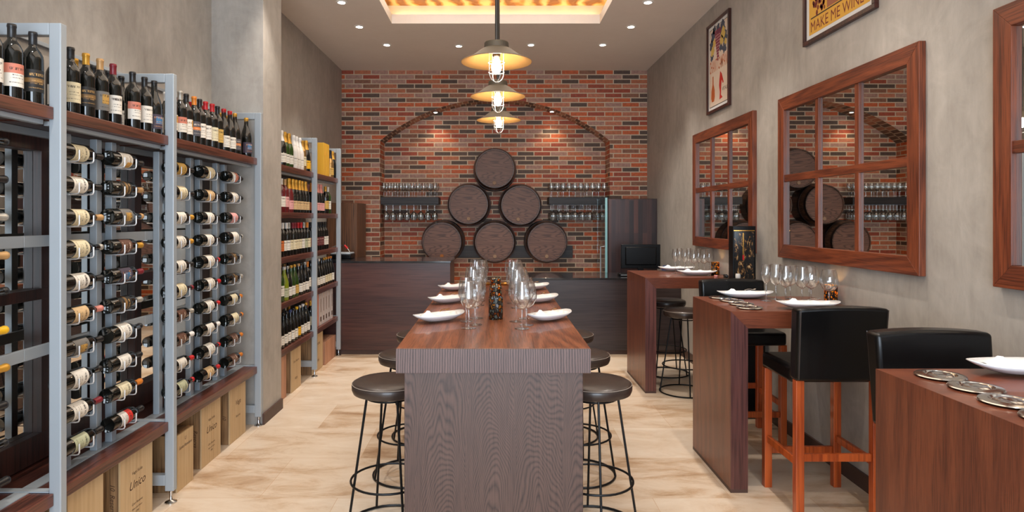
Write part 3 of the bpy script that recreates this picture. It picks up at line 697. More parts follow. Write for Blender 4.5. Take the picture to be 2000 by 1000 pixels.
for bay, cols in COLS.items():
    for cy in cols:
        for r, z in enumerate(ROWZ):
            cap, lab = R_[ci][r]
            ob = bottle((-1.90, cy+random.uniform(-.008, .008), z), (-PI/2+random.uniform(-.01, .01), random.uniform(-.25, .35), 0), 'bordeaux' if (r+ci) % 4 else 'burgundy', cap, lab,
                   '%s capped bottle lying on its side, %s, %s from top' % (cap, colname[ci], 'row '+ORD[r]), 'bottles lying in the wire racks', lz=(.06, .155))
            if ob.data.name.startswith('bottle') and (r+ci) % 4 == 0: ob.location.z += .0035
            if (ci, r) in ((1, 4), (1, 7)): WENTE.append(ob)
        ci += 1
# standing bottles: (Y, cap, label, shape, glass)
def row(items, x, z, shelf, grp, rev=0):
    xs_ = sorted(items, key=lambda q: q[0]); out = []
    for i, it in enumerate(xs_):
        y, cap, lab, shape, glass = (list(it)+['bordeaux', 'dark'][len(it)-3:])[:5] if len(it) < 5 else it
        lb = '%s capped %s %s from the left, %s' % (cap, 'champagne bottle' if shape == 'champagne' else 'wine bottle', ORD[i], shelf)
        o_ = bottle((x+random.uniform(-.004, .004), y, z), (0, 0, random.uniform(-.75, -.15)), shape, cap, lab, lb, grp, glass, (.05, .14) if shape == 'bordeaux' else (.03, .11), 'champagne_bottle' if shape == 'champagne' else 'wine_bottle')
        out.append(o_)
    return out
BX, BG = 'bordeaux', 'burgundy'; CH = 'champagne'
g = 'bottles standing on the top shelves'
row([(2.365, 'black', 'white', BX, 'dark'), (2.465, 'black', 'pictorial', BX, 'dark'), (2.57, 'black', 'black and gold', BX, 'dark')], -1.89, 2.0604, 'front row, top shelf, leftmost bay', g)
row([(2.47, 'black', 'white', BX, 'dark'), (2.56, 'black', 'cream', BX, 'dark')], -2.04, 2.0604, 'back row, top shelf, leftmost bay', g)
fr = row([(2.80, 'black', 'cream', BX, 'dark'), (2.905, 'gold', 'black and gold', BX, 'dark'), (3.003, 'tan', 'grey and gold', BX, 'dark'), (3.103, 'wine red', 'white', BX, 'dark'),
     (3.272, 'black', 'pictorial', BX, 'dark'), (3.392, 'black', 'white', BX, 'dark')], -1.885, 2.0604, 'front row, top shelf, near rack', g)
WENTE.append(fr[3])
row([(3.485, 'black', 'colourful', BG, 'dark')], -1.89, 2.0604, 'last in front row, top shelf, near rack', g)
row([(2.86, 'gold', 'white', BX, 'dark'), (3.00, 'gold', 'cream', BX, 'dark'), (3.14, 'black', 'cream', BX, 'dark'), (3.25, 'black', 'white', BX, 'dark'), (3.37, 'black', 'white', BG, 'dark'), (3.475, 'black', 'gold framed', BX, 'dark')], -2.0, 2.0604, 'back row, top shelf, near rack', g)
row([(3.665, 'orange', 'gold framed', BX, 'dark'), (3.762, 'silver', 'pictorial', BX, 'dark'), (3.848, 'black', 'gold framed', BX, 'dark'), (3.935, 'orange', 'dark orange', BX, 'dark'), (4.02, 'black', 'white', BX, 'dark'),
     (4.105, 'red', 'white', BX, 'dark'), (4.187, 'red', 'cream', BX, 'dark'), (4.275, 'black', 'gold', BX, 'dark'), (4.375, 'red', 'white', BG, 'dark'), (4.468, 'red', 'white', BG, 'dark'), (4.565, 'gold', 'dark orange', BG, 'dark'), (4.775, 'gold', 'colourful', BG, 'dark')], -1.885, 2.0604, 'front row, top shelf, second rack', g)
row([(3.80, 'white', 'white', BX, 'dark'), (3.97, 'red', 'white', BX, 'dark'), (4.12, 'red', 'white', BX, 'dark'), (4.25, 'red', 'cream', BX, 'dark'), (4.42, 'orange', 'white', BX, 'dark'), (4.55, 'gold', 'white', BX, 'dark'), (4.67, 'gold', 'red and white', BG, 'dark')], -1.985, 2.0604, 'back row, top shelf, second rack', g)
g2 = 'bottles standing on the shelves behind the pillar'
row([(5.55, 'white', 'white', CH, 'dark'), (5.65, 'gold', 'white', CH, 'green'), (5.755, 'gold', 'white', CH, 'green'), (5.87, 'white', 'white', CH, 'white'), (5.965, 'white', 'white', CH, 'white'), (6.06, 'white', 'white', CH, 'white'), (6.17, 'gold', 'cream', BX, 'gold'), (6.28, 'gold', 'yellow', CH, 'dark')], -1.885, 2.0604, 'top shelf, champagne bay', g2)
row([(6.45, 'black', None, CH, 'dark'), (6.55, 'black', 'gold', CH, 'dark')], -1.96, 2.0604, 'top shelf behind the yellow boxes', g2)
row([(7.17, 'black', 'gold', CH, 'gold'), (7.29, 'gold', None, CH, 'dark')], -1.885, 2.0604, 'top shelf right of the yellow boxes', g2)
row([(5.44, 'white', 'white', BX, 'rose'), (5.55, 'white', 'white', BX, 'rose'), (5.645, 'tan', 'pink', BX, 'rose'), (5.745, 'gold', 'pink', CH, 'rose'), (5.85, 'gold', 'beige', CH, 'dark'), (5.95, 'gold', 'beige', CH, 'dark'), (6.05, 'gold', 'beige', CH, 'dark'), (6.15, 'gold', 'beige', CH, 'dark'), (6.26, 'gold', 'beige', CH, 'dark')], -1.885, 1.6504, 'second highest shelf, champagne bay', g2)
row([(5.80, 'gold', 'beige', CH, 'dark'), (5.93, 'gold', 'beige', CH, 'dark'), (6.07, 'gold', 'beige', CH, 'dark')], -2.0, 1.6504, 'back row, second highest shelf, champagne bay', g2)
row([(6.47, 'orange', 'orange', CH, 'dark'), (6.60, 'pink', 'pink', CH, 'dark'), (6.70, 'pink', 'pink', CH, 'dark'), (6.80, 'pink', 'pink', CH, 'dark'), (6.98, 'gold', 'gold', BX, 'dark'), (7.10, 'white', 'white', BX, 'green')], -1.885, 1.6504, 'second highest shelf, last bay', g2)
row([(6.65, 'pink', 'pink', CH, 'dark'), (6.76, 'pink', 'pink', CH, 'dark')], -2.0, 1.6504, 'back row, second highest shelf, last bay', g2)
row([(5.42+.0875*i, c, l, BX, 'dark') for i, (c, l) in enumerate([('black', 'white'), ('white', 'orange'), ('white', 'white'), ('white', 'white'), ('silver', 'cream'), ('wine red', 'cream'), ('wine red', 'cream'), ('red', 'cream'), ('red', 'white'), ('silver', 'pale green')])]+[(6.30, 'orange', 'cream', BX, 'dark')], -1.885, 1.2604, 'middle shelf, champagne bay', g2)
row([(5.5+.12*i, c, 'white', BX, 'dark') for i, c in enumerate(['black', 'wine red', 'black', 'red', 'black', 'black'])], -2.0, 1.2604, 'back row, middle shelf, champagne bay', g2)
row([(6.44+.092*i, 'black', l, BX, 'dark') for i, l in enumerate(['orange', 'orange', 'maroon', 'maroon', 'maroon', 'white', 'white'])], -1.885, 1.2604, 'middle shelf, last bay', g2)
row([(5.42, 'black', 'white', BX, 'green'), (5.52, 'black', 'white', BX, 'green'), (5.62, 'white', 'pale green', BG, 'lime'), (5.72, 'silver', 'white', BG, 'dark'), (5.82, 'gold', 'white', BG, 'green'), (5.92, 'gold', 'gold', BG, 'green'), (6.03, 'tan', 'white', BG, 'dark'), (6.13, 'black', 'white', BG, 'dark'), (6.23, 'silver', 'white', BG, 'dark'), (6.31, 'orange', 'white', BX, 'dark')], -1.885, .8674, 'second lowest shelf, champagne bay', g2)
row([(6.44+.098*i, c, l, BG, 'dark') for i, (c, l) in enumerate([('black', 'beige'), ('black', 'beige'), ('blue', 'white'), ('white', 'white'), ('black', 'white'), ('gold', 'cream'), ('gold', 'cream'), ('orange', 'cream'), ('orange', 'white')])], -1.885, .8674, 'second lowest shelf, last bay', g2)
row([(5.5+.12*i, c, 'white', BX, 'dark') for i, c in enumerate(['black', 'silver', 'gold', 'gold', 'tan', 'black'])], -2.0, .8674, 'back row, second lowest shelf, champagne bay', g2)
row([(5.42+.0955*i, c, l, BG, 'dark') for i, (c, l) in enumerate([('black', 'white'), ('black', 'white'), ('black', 'white'), ('black', 'white'), ('blue', 'white'), ('black', 'white'), ('yellow', 'yellow'), ('silver', 'white'), ('white', 'white'), ('gold', 'white')])], -1.885, .4604, 'bottom shelf, champagne bay', g2)
row([(5.5+.12*i, c, 'white', BX, 'dark') for i, c in enumerate(['black', 'blue', 'silver', 'gold', 'silver', 'gold'])], -2.0, .4604, 'back row, bottom shelf, champagne bay', g2)
row([(6.44, 'gold', 'cream', BX, 'dark')], -1.885, .4604, 'bottom shelf beside the pink gift box', g2)
# WENTE lettering on three labels
for ob in WENTE:
    r = .0375+.0014; hz = ob.rotation_euler.x == 0
    z0 = .115 if hz else .125
    me = textmesh('label_lettering', 'WENTE', .017, M['ink'], lambda x, y: Vector((r*math.cos(x/r), r*math.sin(x/r), z0+y)), width=.05)
    lab_ = [c for c in ob.children if c.name.startswith('label')][0]
    addobj('lettering', me, lab_)
# boxes on the shelves
for i, y in enumerate((6.80, 6.915)):
    t = thing('gift_box', 'tall yellow champagne gift box, %s of the pair on the top shelf' % ('left' if i == 0 else 'right'), 'gift box', (-1.90, y+.054, 2.0604), 0, 'yellow gift boxes on the top shelf')
    box('carton', -.05, .05, -.054, .054, 0, .355, M['yellow_box'], t, .002)
    patch_m = MB().lathe([(0, 0), (.026, 0), (.026, .001), (0, .001)], 20, (0, 0, 0), 'X').build('emblem', P_gold, t, loc=(.0502, 0, .24))
bx = [(6.52, 'pink_box', .10), (6.66, 'white_box', .09), (6.77, 'white_box', .09), (6.88, 'white_box', .09), (6.99, 'white_box', .09), (7.12, 'white_box', .08)]
for i, (y, m_, w_) in enumerate(bx):
    t = thing('gift_box', '%s bottle gift box, %s from the left on the bottom shelf, last bay' % ('salmon pink' if i == 0 else 'pale grey', ORD[i]), 'gift box', (-1.91, y, .4604), 0, 'gift boxes on the bottom shelf')
    box('carton', -.055, .055, 0, w_, 0, .34, M[m_], t, .002)
    if i: box('printed_square', .0552, .0556, w_*.25, w_*.75, .04, .09, M['ink'], t, 0); box('printed_strip', .0552, .0556, w_*.42, w_*.58, .14, .28, M['ink'], t, 0)
# wooden wine crates on the floor
def crate(y0, y1, h, x1, depth, label, txts=(), mat='crate', side=None, z=0):
    t = thing('wine_crate', label, 'wooden crate', (x1, y0, z), 0, 'wooden wine crates under the shelves'); w_ = y1-y0
    box('face_panel', -.010, 0, 0, w_, 0, h, M[mat], t, .001)
    box('end_panel', -depth, -.0101, 0, .014, 0, h, M['crate_end'] if mat == 'crate' else M[mat], t, .001)
    b = MB(); b.box(-depth, -.0101, w_-.014, w_, 0, h); b.box(-depth, -depth+.01, .0141, w_-.0141, 0, h); b.box(-depth+.01, -.0101, .0141, w_-.0141, 0, .012); b.box(-depth+.01, -.0101, .0141, w_-.0141, h-.012, h)
    b.build('box_body', M['crate_end'] if mat == 'crate' else M[mat], t, smooth=False)
    for s_, sz, zz, sh in txts:
        addobj('lettering', textmesh('crate_lettering', s_, sz, M['ink'], lambda x, y: Vector((.0006, w_/2+x, zz+y+x*0)), shear=sh), t)
    if side:
        addobj('side_lettering', textmesh('crate_side_lettering', side, .034, M['ink'], lambda x, y: Vector((-.05+y*1, -.0006, h*.5-x)), shear=.3), t)
    return t
U = [('Unico', .062, .20, .35), ('Vega Sicilia', .022, .275, .3), ('Gran Reserva', .018, .115, .3), ('Ribera del Duero', .013, .09, .2), ('1990', .016, .068, .2)]
crate(2.20, 2.60, .36, -1.87, .30, 'pine crate at the lower left corner, behind the first post')
crate(2.755, 3.006, .385, -1.87, .30, 'pine crate printed SANTO TOMAS, nearest under the bottle rack', [('SANTO TOMAS', .026, .16, 0), ('BODEGAS', .014, .20, 0), ('1888', .014, .13, 0)])
crate(3.142, 3.437, .385, -1.87, .30, 'large pine crate printed Unico, under the near rack', U, side='10  Reserva')
crate(3.46, 3.53, .36, -1.93, .25, 'narrow pine crate behind the post, right of the large Unico crate', side='Bodega')
crate(3.665, 3.86, .33, -1.85, .22, 'shallow pine crate with raised rim, first right of second post', [('Santa Rondere', .026, .24, .2), ('U', .03, .28, 0)])
crate(4.012, 4.29, .385, -1.87, .30, 'pine crate printed Unico with a dark knot on its end, second rack', U, side='Reserva')
crate(4.44, 4.72, .385, -1.87, .30, 'pine crate printed with small dark script, nearest the pillar', [('Vega', .05, .25, .3), ('Reserva', .024, .16, .3)], side='10')
crate(5.36, 5.64, .38, -1.87, .30, 'reddish cedar crate just behind the pillar', (), 'crate_pink')
crate(5.75, 6.03, .385, -1.86, .30, 'pine crate with faint printing, champagne bay', [('Gran Reserva', .03, .26, 0), ('RIOJA', .03, .10, 0)])
crate(6.08, 6.32, .385, -2.0, .18, 'pine crate set back, left of the frame by the gift boxes', [('B', .06, .18, 0)])
crate(6.42, 6.80, .385, -1.86, .30, 'pine crate with thin printed lines, last bay', [('Reserva', .05, .27, 0), ('Rioja', .04, .10, 0)])
crate(6.86, 7.31, .25, -1.85, .30, 'low reddish open crate beside the last steel frame', (), 'crate_pink')

# ------------------------------------------------------------------ long table
t = thing('long_table', 'long dark wood bar table in the middle, set with glasses and plates', 'table', (0, 0, 0))
X0, X1, Y0, Y1 = -.418, .403, 2.65, 5.33
box('tabletop', X0, X1, Y0+.012, Y1-.012, 1.032, 1.05, M['table_top'], t, .002)
b = MB(); b.box(X0, X1, Y0, Y0+.0119, .947, 1.049)
b.build('end_apron', M['table_apron'], t, .001, smooth=False)
box('end_apron', X0, X1, Y1-.0119, Y1, .947, 1.049, M['table_apron'], t, .001)
for xa, xb in ((X0, X0+.03), (X1-.03, X1)): box('side_apron', xa, xb, Y0+.012, Y1-.012, .947, 1.0319, M['table_side'], t, .001)
for ya in (Y0+.012, Y1-.11): box('end_panel', -.384, .372, ya, ya+.10, 0, .98, M['table_end'], t, .002)
# ------------------------------------------------------------------ round stools
def stool():
    t = thing('bar_stool', '', 'bar stool'); t['group'] = 'round backless bar stools'
    MB().lathe([(0, .695), (.165, .695), (.185, .703), (.192, .720), (.193, .740), (.188, .752), (.175, .760), (.10, .768), (0, .770)], 48).build('seat', M['leather_brown'], t)
    MB().ring((0, 0, .750), .1905, .0017, 48, 5).build('seam', M['stitch'], [c for c in t.children][0])
    for k in range(4):
        a = math.radians(28+90*k); c, s = math.cos(a), math.sin(a)
        MB().tube([(.118*c, .118*s, .70), (.222*c, .222*s, .012)], .0065, 8).build('leg', M['black_metal'], t)
    MB().ring((0, 0, .25), .197, .006).build('foot_ring', M['black_metal'], t)
    MB().ring((0, 0, .008), .224, .0065).build('floor_ring', M['black_metal'], t)
    MB().ring((0, 0, .675), .115, .005).build('seat_ring', M['black_metal'], t)
    return t
s0_ = stool()
ST = [(-.548, 3.27, 'round brown leather stool, nearest on the left of the long table'), (-.535, 3.94, 'round leather stool, second back on the left of the long table'), (-.53, 4.63, 'round leather stool, farthest visible on the left of the table'),
      (.514, 3.26, 'round brown leather stool, nearest on the right of the long table'), (.525, 3.94, 'round leather stool, second back on the right of the long table'), (.53, 4.63, 'round leather stool, farthest visible on the right of the table'),
      (1.745, 5.80, 'round wire legged stool in front of the farthest wall table'), (1.77, 6.50, 'round stool tucked under the far side of the farthest wall table')]
for i, (x, y, lab) in enumerate(ST):
    if i == 0: s0_.location = (x, y, 0); s0_['label'] = lab
    else: dup(s0_, (x, y, 0), (0, 0, 0 if x < 0 else random.uniform(.2, 1.2)), lab)
# ------------------------------------------------------------------ wall tables
def wall_table(y0, y1, label):
    t = thing('high_table', label, 'table', (0, 0, 0), 0, 'high wood tables along the right wall'); x0, x1, z = 1.372, XR-.001, 1.057; w_ = .10
    b = MB().prism([(x0, .02), (x0, z), (x0+w_, z-w_), (x0+w_, .02)], lambda x, zz: (x, y0+.0005, zz), lambda x, zz: (x, y1-.0005, zz)); b.build('side_leg', M['red_wood'], t, .001, smooth=False)
    b = MB().prism([(x0+.0005, z), (x1, z), (x1, z-w_), (x0+w_, z-w_)], lambda x, zz: (x, y0+.0005, zz), lambda x, zz: (x, y1-.0005, zz)); b.build('tabletop', M['red_wood_x'], t, .001, smooth=False)
    b = MB().prism([(x0, .02), (x0, z), (x0+w_, z-w_), (x0+w_, .02)], lambda x, zz: (x, y0-.002, zz), lambda x, zz: (x, y0, zz)); b.build('edge_veneer', M['red_edge'], t, smooth=False)
    box('kick_strip', x0, x0+w_, y0-.001, y1, 0, .0199, M['base'], t, 0)
    return t
wall_table(1.57, 2.272, 'nearest high wood table, cut off at the lower right corner')
wall_table(3.668, 4.37, 'middle high wood table against the right wall, black chairs at both sides')
wall_table(5.754, 6.545, 'farthest high wood table, by the computer screen, with round stools')
# ------------------------------------------------------------------ high chairs
def chair():
    t = thing('bar_chair', '', 'bar chair'); t['group'] = 'black leather bar chairs'
    # local: seat centre at origin, back towards -Y
    w_ = .235
    b = MB(); v = b.b.verts
    # backrest, a padded slab slightly leaning back and bowed
    nx, nz = 8, 6; grid = []
    for side in (0, 1):
        g_ = []
        for i in range(nx+1):
            col = []
            for j in range(nz+1):
                u = -1+2*i/nx; q = j/nz
                x = u*w_*(1+.03*q); z = .735+q*.40-(.012*u*u if j == nz else 0)
                y = -.235-.035*q+(.085 if side else 0)-.012*(1-u*u)*(1 if side == 0 else .3)
                col.append(b.b.verts.new((x, y, z)))
            g_.append(col)
        grid.append(g_)
    for side in (0, 1):
        for i in range(nx):
            for j in range(nz): b.b.faces.new((grid[side][i][j], grid[side][i+1][j], grid[side][i+1][j+1], grid[side][i][j+1]))
    for j in range(nz):
        for i in (0, nx): b.b.faces.new((grid[0][i][j], grid[0][i][j+1], grid[1][i][j+1], grid[1][i][j]))
    for i in range(nx):
        for j in (0, nz): b.b.faces.new((grid[0][i][j], grid[0][i+1][j], grid[1][i+1][j], grid[1][i][j]))
    bk = b.build('backrest', M['leather_black'], t, .018, 4)
    for s in (-1, 1): MB().tube([(s*(w_-.012), -.2385, .745), (s*(w_-.006), -.2745, 1.118)], .0022, 6).build('piping', M['leather_brown'], bk)
    MB().box(-.225, .225, -.149, .225, .705, .80).build('seat', M['leather_black'], t, .022, 4)
    lw = .022
    for sx in (-1, 1):
        for sy in (-1, 1):
            cx_, cy_ = sx*.205, (.195 if sy > 0 else -.195)
            MB().box(cx_-lw, cx_+lw, cy_-lw, cy_+lw, 0, .735 if sy < 0 else .71).build('leg', M['orange_wood'], t, .003, smooth=False)
    for s in (-1, 1):
        MB().box(s*.205-.011, s*.205+.011, -.172, .172, .27, .31).build('stretcher', M['orange_wood'], t, .002, smooth=False)
        MB().box(-.182, .182, s*.195-.011, s*.195+.011, .30 if s < 0 else .20, .34 if s < 0 else .24).build('stretcher', M['orange_wood'], t, .002, smooth=False)
    return t
c0 = chair(); c0.location = (1.828, 3.565, 0); c0['label'] = 'black leather bar chair with orange legs, back turned to the viewer'
dup(c0, (1.815, 4.62, 0), (0, 0, PI), 'black bar chair on the far side of the middle wall table')
dup(c0, (1.82, 2.42, 0), (0, 0, PI), 'black bar chair whose back rises behind the nearest wall table')

# ------------------------------------------------------------------ tableware
def glass_meshes(kind):
    bowlp = {'wine': [(.0, .098), (.012, .100), (.028, .112), (.040, .135), (.0425, .155), (.039, .19), (.032, .235)],
             'tulip': [(.0, .115), (.010, .118), (.022, .135), (.031, .165), (.0325, .185), (.028, .215), (.024, .238)],
             'balloon': [(.0, .090), (.014, .092), (.036, .106), (.051, .135), (.053, .155), (.047, .19), (.038, .225)]}[kind]
    z = bowlp[0][1]
    bm_ = MB().lathe(bowlp, 28).lathe([(bowlp[-1][0], bowlp[-1][1]), (bowlp[-1][0]-.0012, bowlp[-1][1]+.0004), (bowlp[-1][0]-.0018, bowlp[-1][1]-.002)], 28).mesh('bowl', M['bowl'])
    st = MB().lathe([(0, .006), (.0045, .006), (.0036, .02), (.0034, z-.02), (.0052, z-.004), (.0, z+.001)], 12).mesh('stem', M['glass'])
    ft = MB().lathe([(0, 0), (.036, 0), (.037, .0012), (.020, .003), (.006, .0066), (0, .0066)], 28).mesh('foot', M['bowl'])
    return bm_, st, ft
GM = {k: glass_meshes(k) for k in ('wine', 'tulip', 'balloon')}
def wineglass(x, y, z, kind, label, group, s=1.0):
    t = thing('wine_glass', label, 'wine glass', (x, y, z), 0, group); t.scale = (s, s, s)
    for me, nm in zip(GM[kind], ('bowl', 'stem', 'foot')): o_ = bpy.data.objects.new(nm, me); C.objects.link(o_); o_.parent = t
    return t
ZT, ZW = 1.0503, 1.0573
setn = ['nearest', 'middle', 'farthest']
for s, side in ((-1, 'left'), (1, 'right')):
    for k, yb in enumerate((3.14, 3.86, 4.58)):
        offs = [(0, 0), (.028, .105), (-.022, .21), (.030, .315)]
        for j, (dx, dy) in enumerate(offs):
            x = s*.132 + dx + (.0 if s < 0 else .002)
            wineglass(x, yb+dy+(0 if s < 0 else -.01), ZT, ['wine', 'balloon', 'wine', 'balloon'][j], '%s glass from front, %s place setting, %s side of long table' % (ORD[j], setn[k], side), 'wine glasses on the long table')
T2G = [(1.778, 4.13, 'tulip'), (1.872, 4.20, 'wine'), (1.872, 4.06, 'wine'), (1.985, 4.235, 'balloon'), (1.945, 3.99, 'wine'), (2.075, 4.16, 'balloon'), (2.03, 4.045, 'balloon'), (2.055, 3.875, 'balloon')]
for i, (x, y, k) in enumerate(T2G): wineglass(x, y, ZW, k, '%s glass from the left on the middle wall table, %s bowl' % (ORD[i], {'wine': 'rounded', 'tulip': 'slim', 'balloon': 'wide'}[k]), 'glasses on the middle wall table')
px3 = [(1319, 6.20), (1327, 6.38), (1338, 6.12), (1345, 6.36), (1355, 6.18), (1364, 6.34), (1375, 6.16), (1385, 6.28)]
for i, (px, y) in enumerate(px3): wineglass((px-967)/F*y, y, ZW, 'tulip' if i < 4 else 'wine', '%s glass from the left on the farthest wall table' % ORD[i], 'glasses on the farthest wall table')
wineglass(1.905, 2.10, ZW, 'wine', 'glass at the right edge on the nearest wall table', 'glasses on the nearest wall table')
# dishes, napkins, forks
def dish_mesh():
    b = MB(); n_, m_ = 36, 7; A, B = .18, .088; rings = []
    for j in range(m_+1):
        q = j/m_
        if j == 0: rings.append([b.b.verts.new((0, 0, .004))]); continue
        rg = []
        for i in range(n_):
            a = 2*PI*i/n_; c, s = math.cos(a), math.sin(a)
            x = A*q*math.copysign(abs(c)**.85, c); y = B*q*math.copysign(abs(s)**.9, s)
            z = .004+.030*max(0, (q-.5)/.5)**1.5+.009*abs(c)**5*q**3
            rg.append(b.b.verts.new((x, y, z)))
        rings.append(rg)
    for i in range(n_): b.b.faces.new((rings[0][0], rings[1][i], rings[1][(i+1) % n_]))
    for j in range(1, m_):
        for i in range(n_): b.b.faces.new((rings[j][i], rings[j+1][i], rings[j+1][(i+1) % n_], rings[j][(i+1) % n_]))
    return b.mesh('dish', M['porcelain'])
DM = dish_mesh()
def napkin_mesh():
    b = MB(); n_, m_ = 14, 8; g_ = []
    for i in range(n_+1):
        c = []
        for j in range(m_+1):
            u, v = i/n_*2-1, j/m_*2-1
            x = u*.125; y = v*.052*(1-.3*abs(u))
            z = .024+.016*(1-abs(v))+.009*math.sin(u*7+v*3)*(1-abs(v)*.5)+(.016*max(0, 1-abs(u+.65)*4)*(1-abs(v)))
            c.append(b.b.verts.new((x, y, z)))
        g_.append(c)
    for i in range(n_):
        for j in range(m_): b.b.faces.new((g_[i][j], g_[i+1][j], g_[i+1][j+1], g_[i][j+1]))
    return b.mesh('napkin', M['linen'])
NM = napkin_mesh()
def fork_mesh(mat):
    b = MB(); b.tube([(-.045, 0, 0), (-.02, 0, .005), (.01, 0, .004), (.03, 0, 0)], .0022, 6)
    b.tube([(.03, -.006, 0), (.03, .006, 0)], .0022, 6)
    for k in (-1, -.33, .33, 1): b.tube([(.03, .006*k, 0), (.045, .007*k, -.001), (.06, .006*k, .003)], .001, 5)
    return b.mesh('fork', mat)
FM = {'gold': fork_mesh(M['gold_metal']), 'silver': fork_mesh(M['silver'])}
def setting(x, y, z, rz, where, metal='gold', fork=True, s=1.05):
    o_ = bpy.data.objects.new('oval_dish', DM); C.objects.link(o_); o_.location = (x, y, z+.002); o_.rotation_euler = (0, 0, rz); o_.scale = (s, s, 1)
    m = o_.modifiers.new('solid', 'SOLIDIFY'); m.thickness = .004
    tag(o_, 'white oval dish with raised ends, '+where, 'dish', 'white oval dishes')
    o_ = bpy.data.objects.new('napkin', NM); C.objects.link(o_); o_.location = (x, y, z); o_.rotation_euler = (0, 0, rz); o_.scale = (s, s, 1)
    m = o_.modifiers.new('solid', 'SOLIDIFY'); m.thickness = .003
    tag(o_, 'folded white napkin lying in the dish, '+where, 'napkin', 'white napkins')
    if fork:
        o_ = bpy.data.objects.new('fork', FM[metal]); C.objects.link(o_)
        c, s_ = math.cos(rz), math.sin(rz); o_.location = (x+.03*c, y+.03*s_, z+.056); o_.rotation_euler = (0, 0, rz+.5)
        tag(o_, 'small %s fork on the napkin, ' % metal+where, 'fork', 'forks on the napkins')
for k, yb in enumerate((3.36, 4.09, 4.80)):
    setting(-.298, yb, ZT, math.radians(38), '%s on the left of the long table' % setn[k], s=.86)
    setting(.292, yb+.03, ZT, math.radians(40), '%s on the right of the long table' % setn[k], s=.84)
setting(1.70, 4.285, ZW, 0, 'far dish on the middle wall table', 'silver')
setting(1.875, 3.775, ZW, 0, 'near dish on the middle wall table', 'silver')
setting(1.86, 6.46, ZW, 0, 'far dish on the farthest wall table', 'silver', False)
setting(1.92, 5.99, ZW, 0, 'near dish on the farthest wall table', 'silver', False)
setting(1.845, 2.195, ZW, 0, 'on the nearest wall table, right edge', 'silver')
# coasters: silver dishes
CM1 = MB().lathe([(0, .004), (.045, .004), (.050, .012), (.056, .012), (.074, .009), (.0765, .006), (.074, .004), (.052, .0), (0, 0)], 40).mesh('silver_coaster', M['silver'])
CM2 = MB().lathe([(0, .0045), (.018, .012), (.034, .012), (.044, .0045)], 32).mesh('raised_centre', M['chrome'])
def coaster(x, y, z, lab):
    o_ = bpy.data.objects.new('silver_coaster', CM1); C.objects.link(o_); o_.location = (x, y, z); tag(o_, lab, 'coaster', 'silver wine coasters')
    d = bpy.data.objects.new('raised_centre', CM2); C.objects.link(d); d.parent = o_
for i, (x, y) in enumerate([(1.53, 3.79), (1.545, 3.955), (1.545, 4.115), (1.53, 4.275)]): coaster(x, y, ZW, 'round silver coaster, %s from the front, middle wall table' % ORD[i])
for i, (x, y) in enumerate([(1.50, 1.69), (1.505, 1.845), (1.525, 1.998), (1.52, 2.15)]): coaster(x, y, ZW, 'round silver coaster, %s from the front, nearest wall table' % ORD[i])
# candle holders
def candle(x, y, z, mat, lab, lit, s=1.0):
    t = thing('candle_holder', lab, 'candle holder', (x, y, z), 0, 'mosaic candle holders'); t.scale = (s, s, s)
    MB().lathe([(0, 0), (.037, 0), (.039, .003), (.039, .12), (.036, .12), (.036, .006), (0, .006)], 32).build('mosaic_cup', M[mat], t)
    MB().lathe([(0, .0065), (.018, .0065), (.018, .028), (0, .028)], 16).build('tealight', M['wax'], t)
    if lit: MB().lathe([(0, .029), (.006, .036), (.005, .046), (0, .060)], 10).build('flame', M['flame'], t)
    if lit:
        l = bpy.data.lights.new('candle_light', 'POINT'); l.energy = .6; l.color = (1, .55, .18); l.shadow_soft_size = .008
        q = bpy.data.objects.new('candle_light', l); C.objects.link(q); q.parent = t; q.location = (0, 0, .075)
for i, (y, l_) in enumerate([(3.43, False), (3.98, True), (4.50, True)]):
    candle(.003 if i else .004, y, ZT, 'mosaic', 'pebble mosaic candle holder, %s of three on the long table' % setn[i], l_)
candle(2.125, 3.985, ZW, 'mosaic_lit', 'glowing amber mosaic candle holder on the middle wall table', True, 1.0)
candle(2.115, 6.05, ZW, 'mosaic_lit', 'dark amber mosaic candle holder on the farthest wall table', True, 1.0)
for i, x in enumerate((-.08, .085)):
    t = tag(MB().lathe([(0, 0), (.05, 0), (.056, .012), (.05, .014), (.046, .005), (0, .005)], 28, ).build('brass_dish', M['gold_metal'], loc=(x, 5.2, ZT)), 'small brass dish, %s of two at the far end of the long table' % ('left' if i == 0 else 'right'), 'dish', 'brass dishes')

# ------------------------------------------------------------------ black display plinth with bottles
t = thing('display_plinth', 'black plinth between the middle and farthest wall tables', 'plinth', (0, 0, 0))
box('body', 1.70, 2.15, 5.01, 5.24, .04, .825, M['leather_black'], t, .004); box('top', 1.69, 2.16, 5.0, 5.25, .8252, .84, M['leather_black'], t, .003); box('plinth_base', 1.72, 2.14, 5.04, 5.22, 0, .0399, M['black_metal'], t, .002)
t = thing('display_box', 'tall black and gold bottle display box standing on the plinth', 'display box', (0, 0, 0))
box('case', 1.935, 2.12, 5.12, 5.22, .8405, 1.535, M['screen_black'], t, .004)
def fireworks():
    m, nt, p = newmat('gold_splash_print')
    v = N(nt, 'ShaderNodeTexNoise', i_Scale=1.0, i_Detail=6.0, i_Roughness=.75, i_Distortion=2.5); nt.links.new(coords(nt, (16, 16, 7)), v.inputs['Vector'])
    r = ramp(nt, [(.55, rgb(14, 12, 12)), (.60, rgb(150, 106, 60)), (.68, rgb(240, 214, 160))]); nt.links.new(v.outputs['Fac'], r.inputs['Fac'])
    nt.links.new(r.outputs['Color'], p.inputs['Base Color']); p.inputs['Roughness'].default_value = .25
    return m
box('printed_front', 1.945, 2.105, 5.1185, 5.1199, .85, 1.49, fireworks(), t, 0)
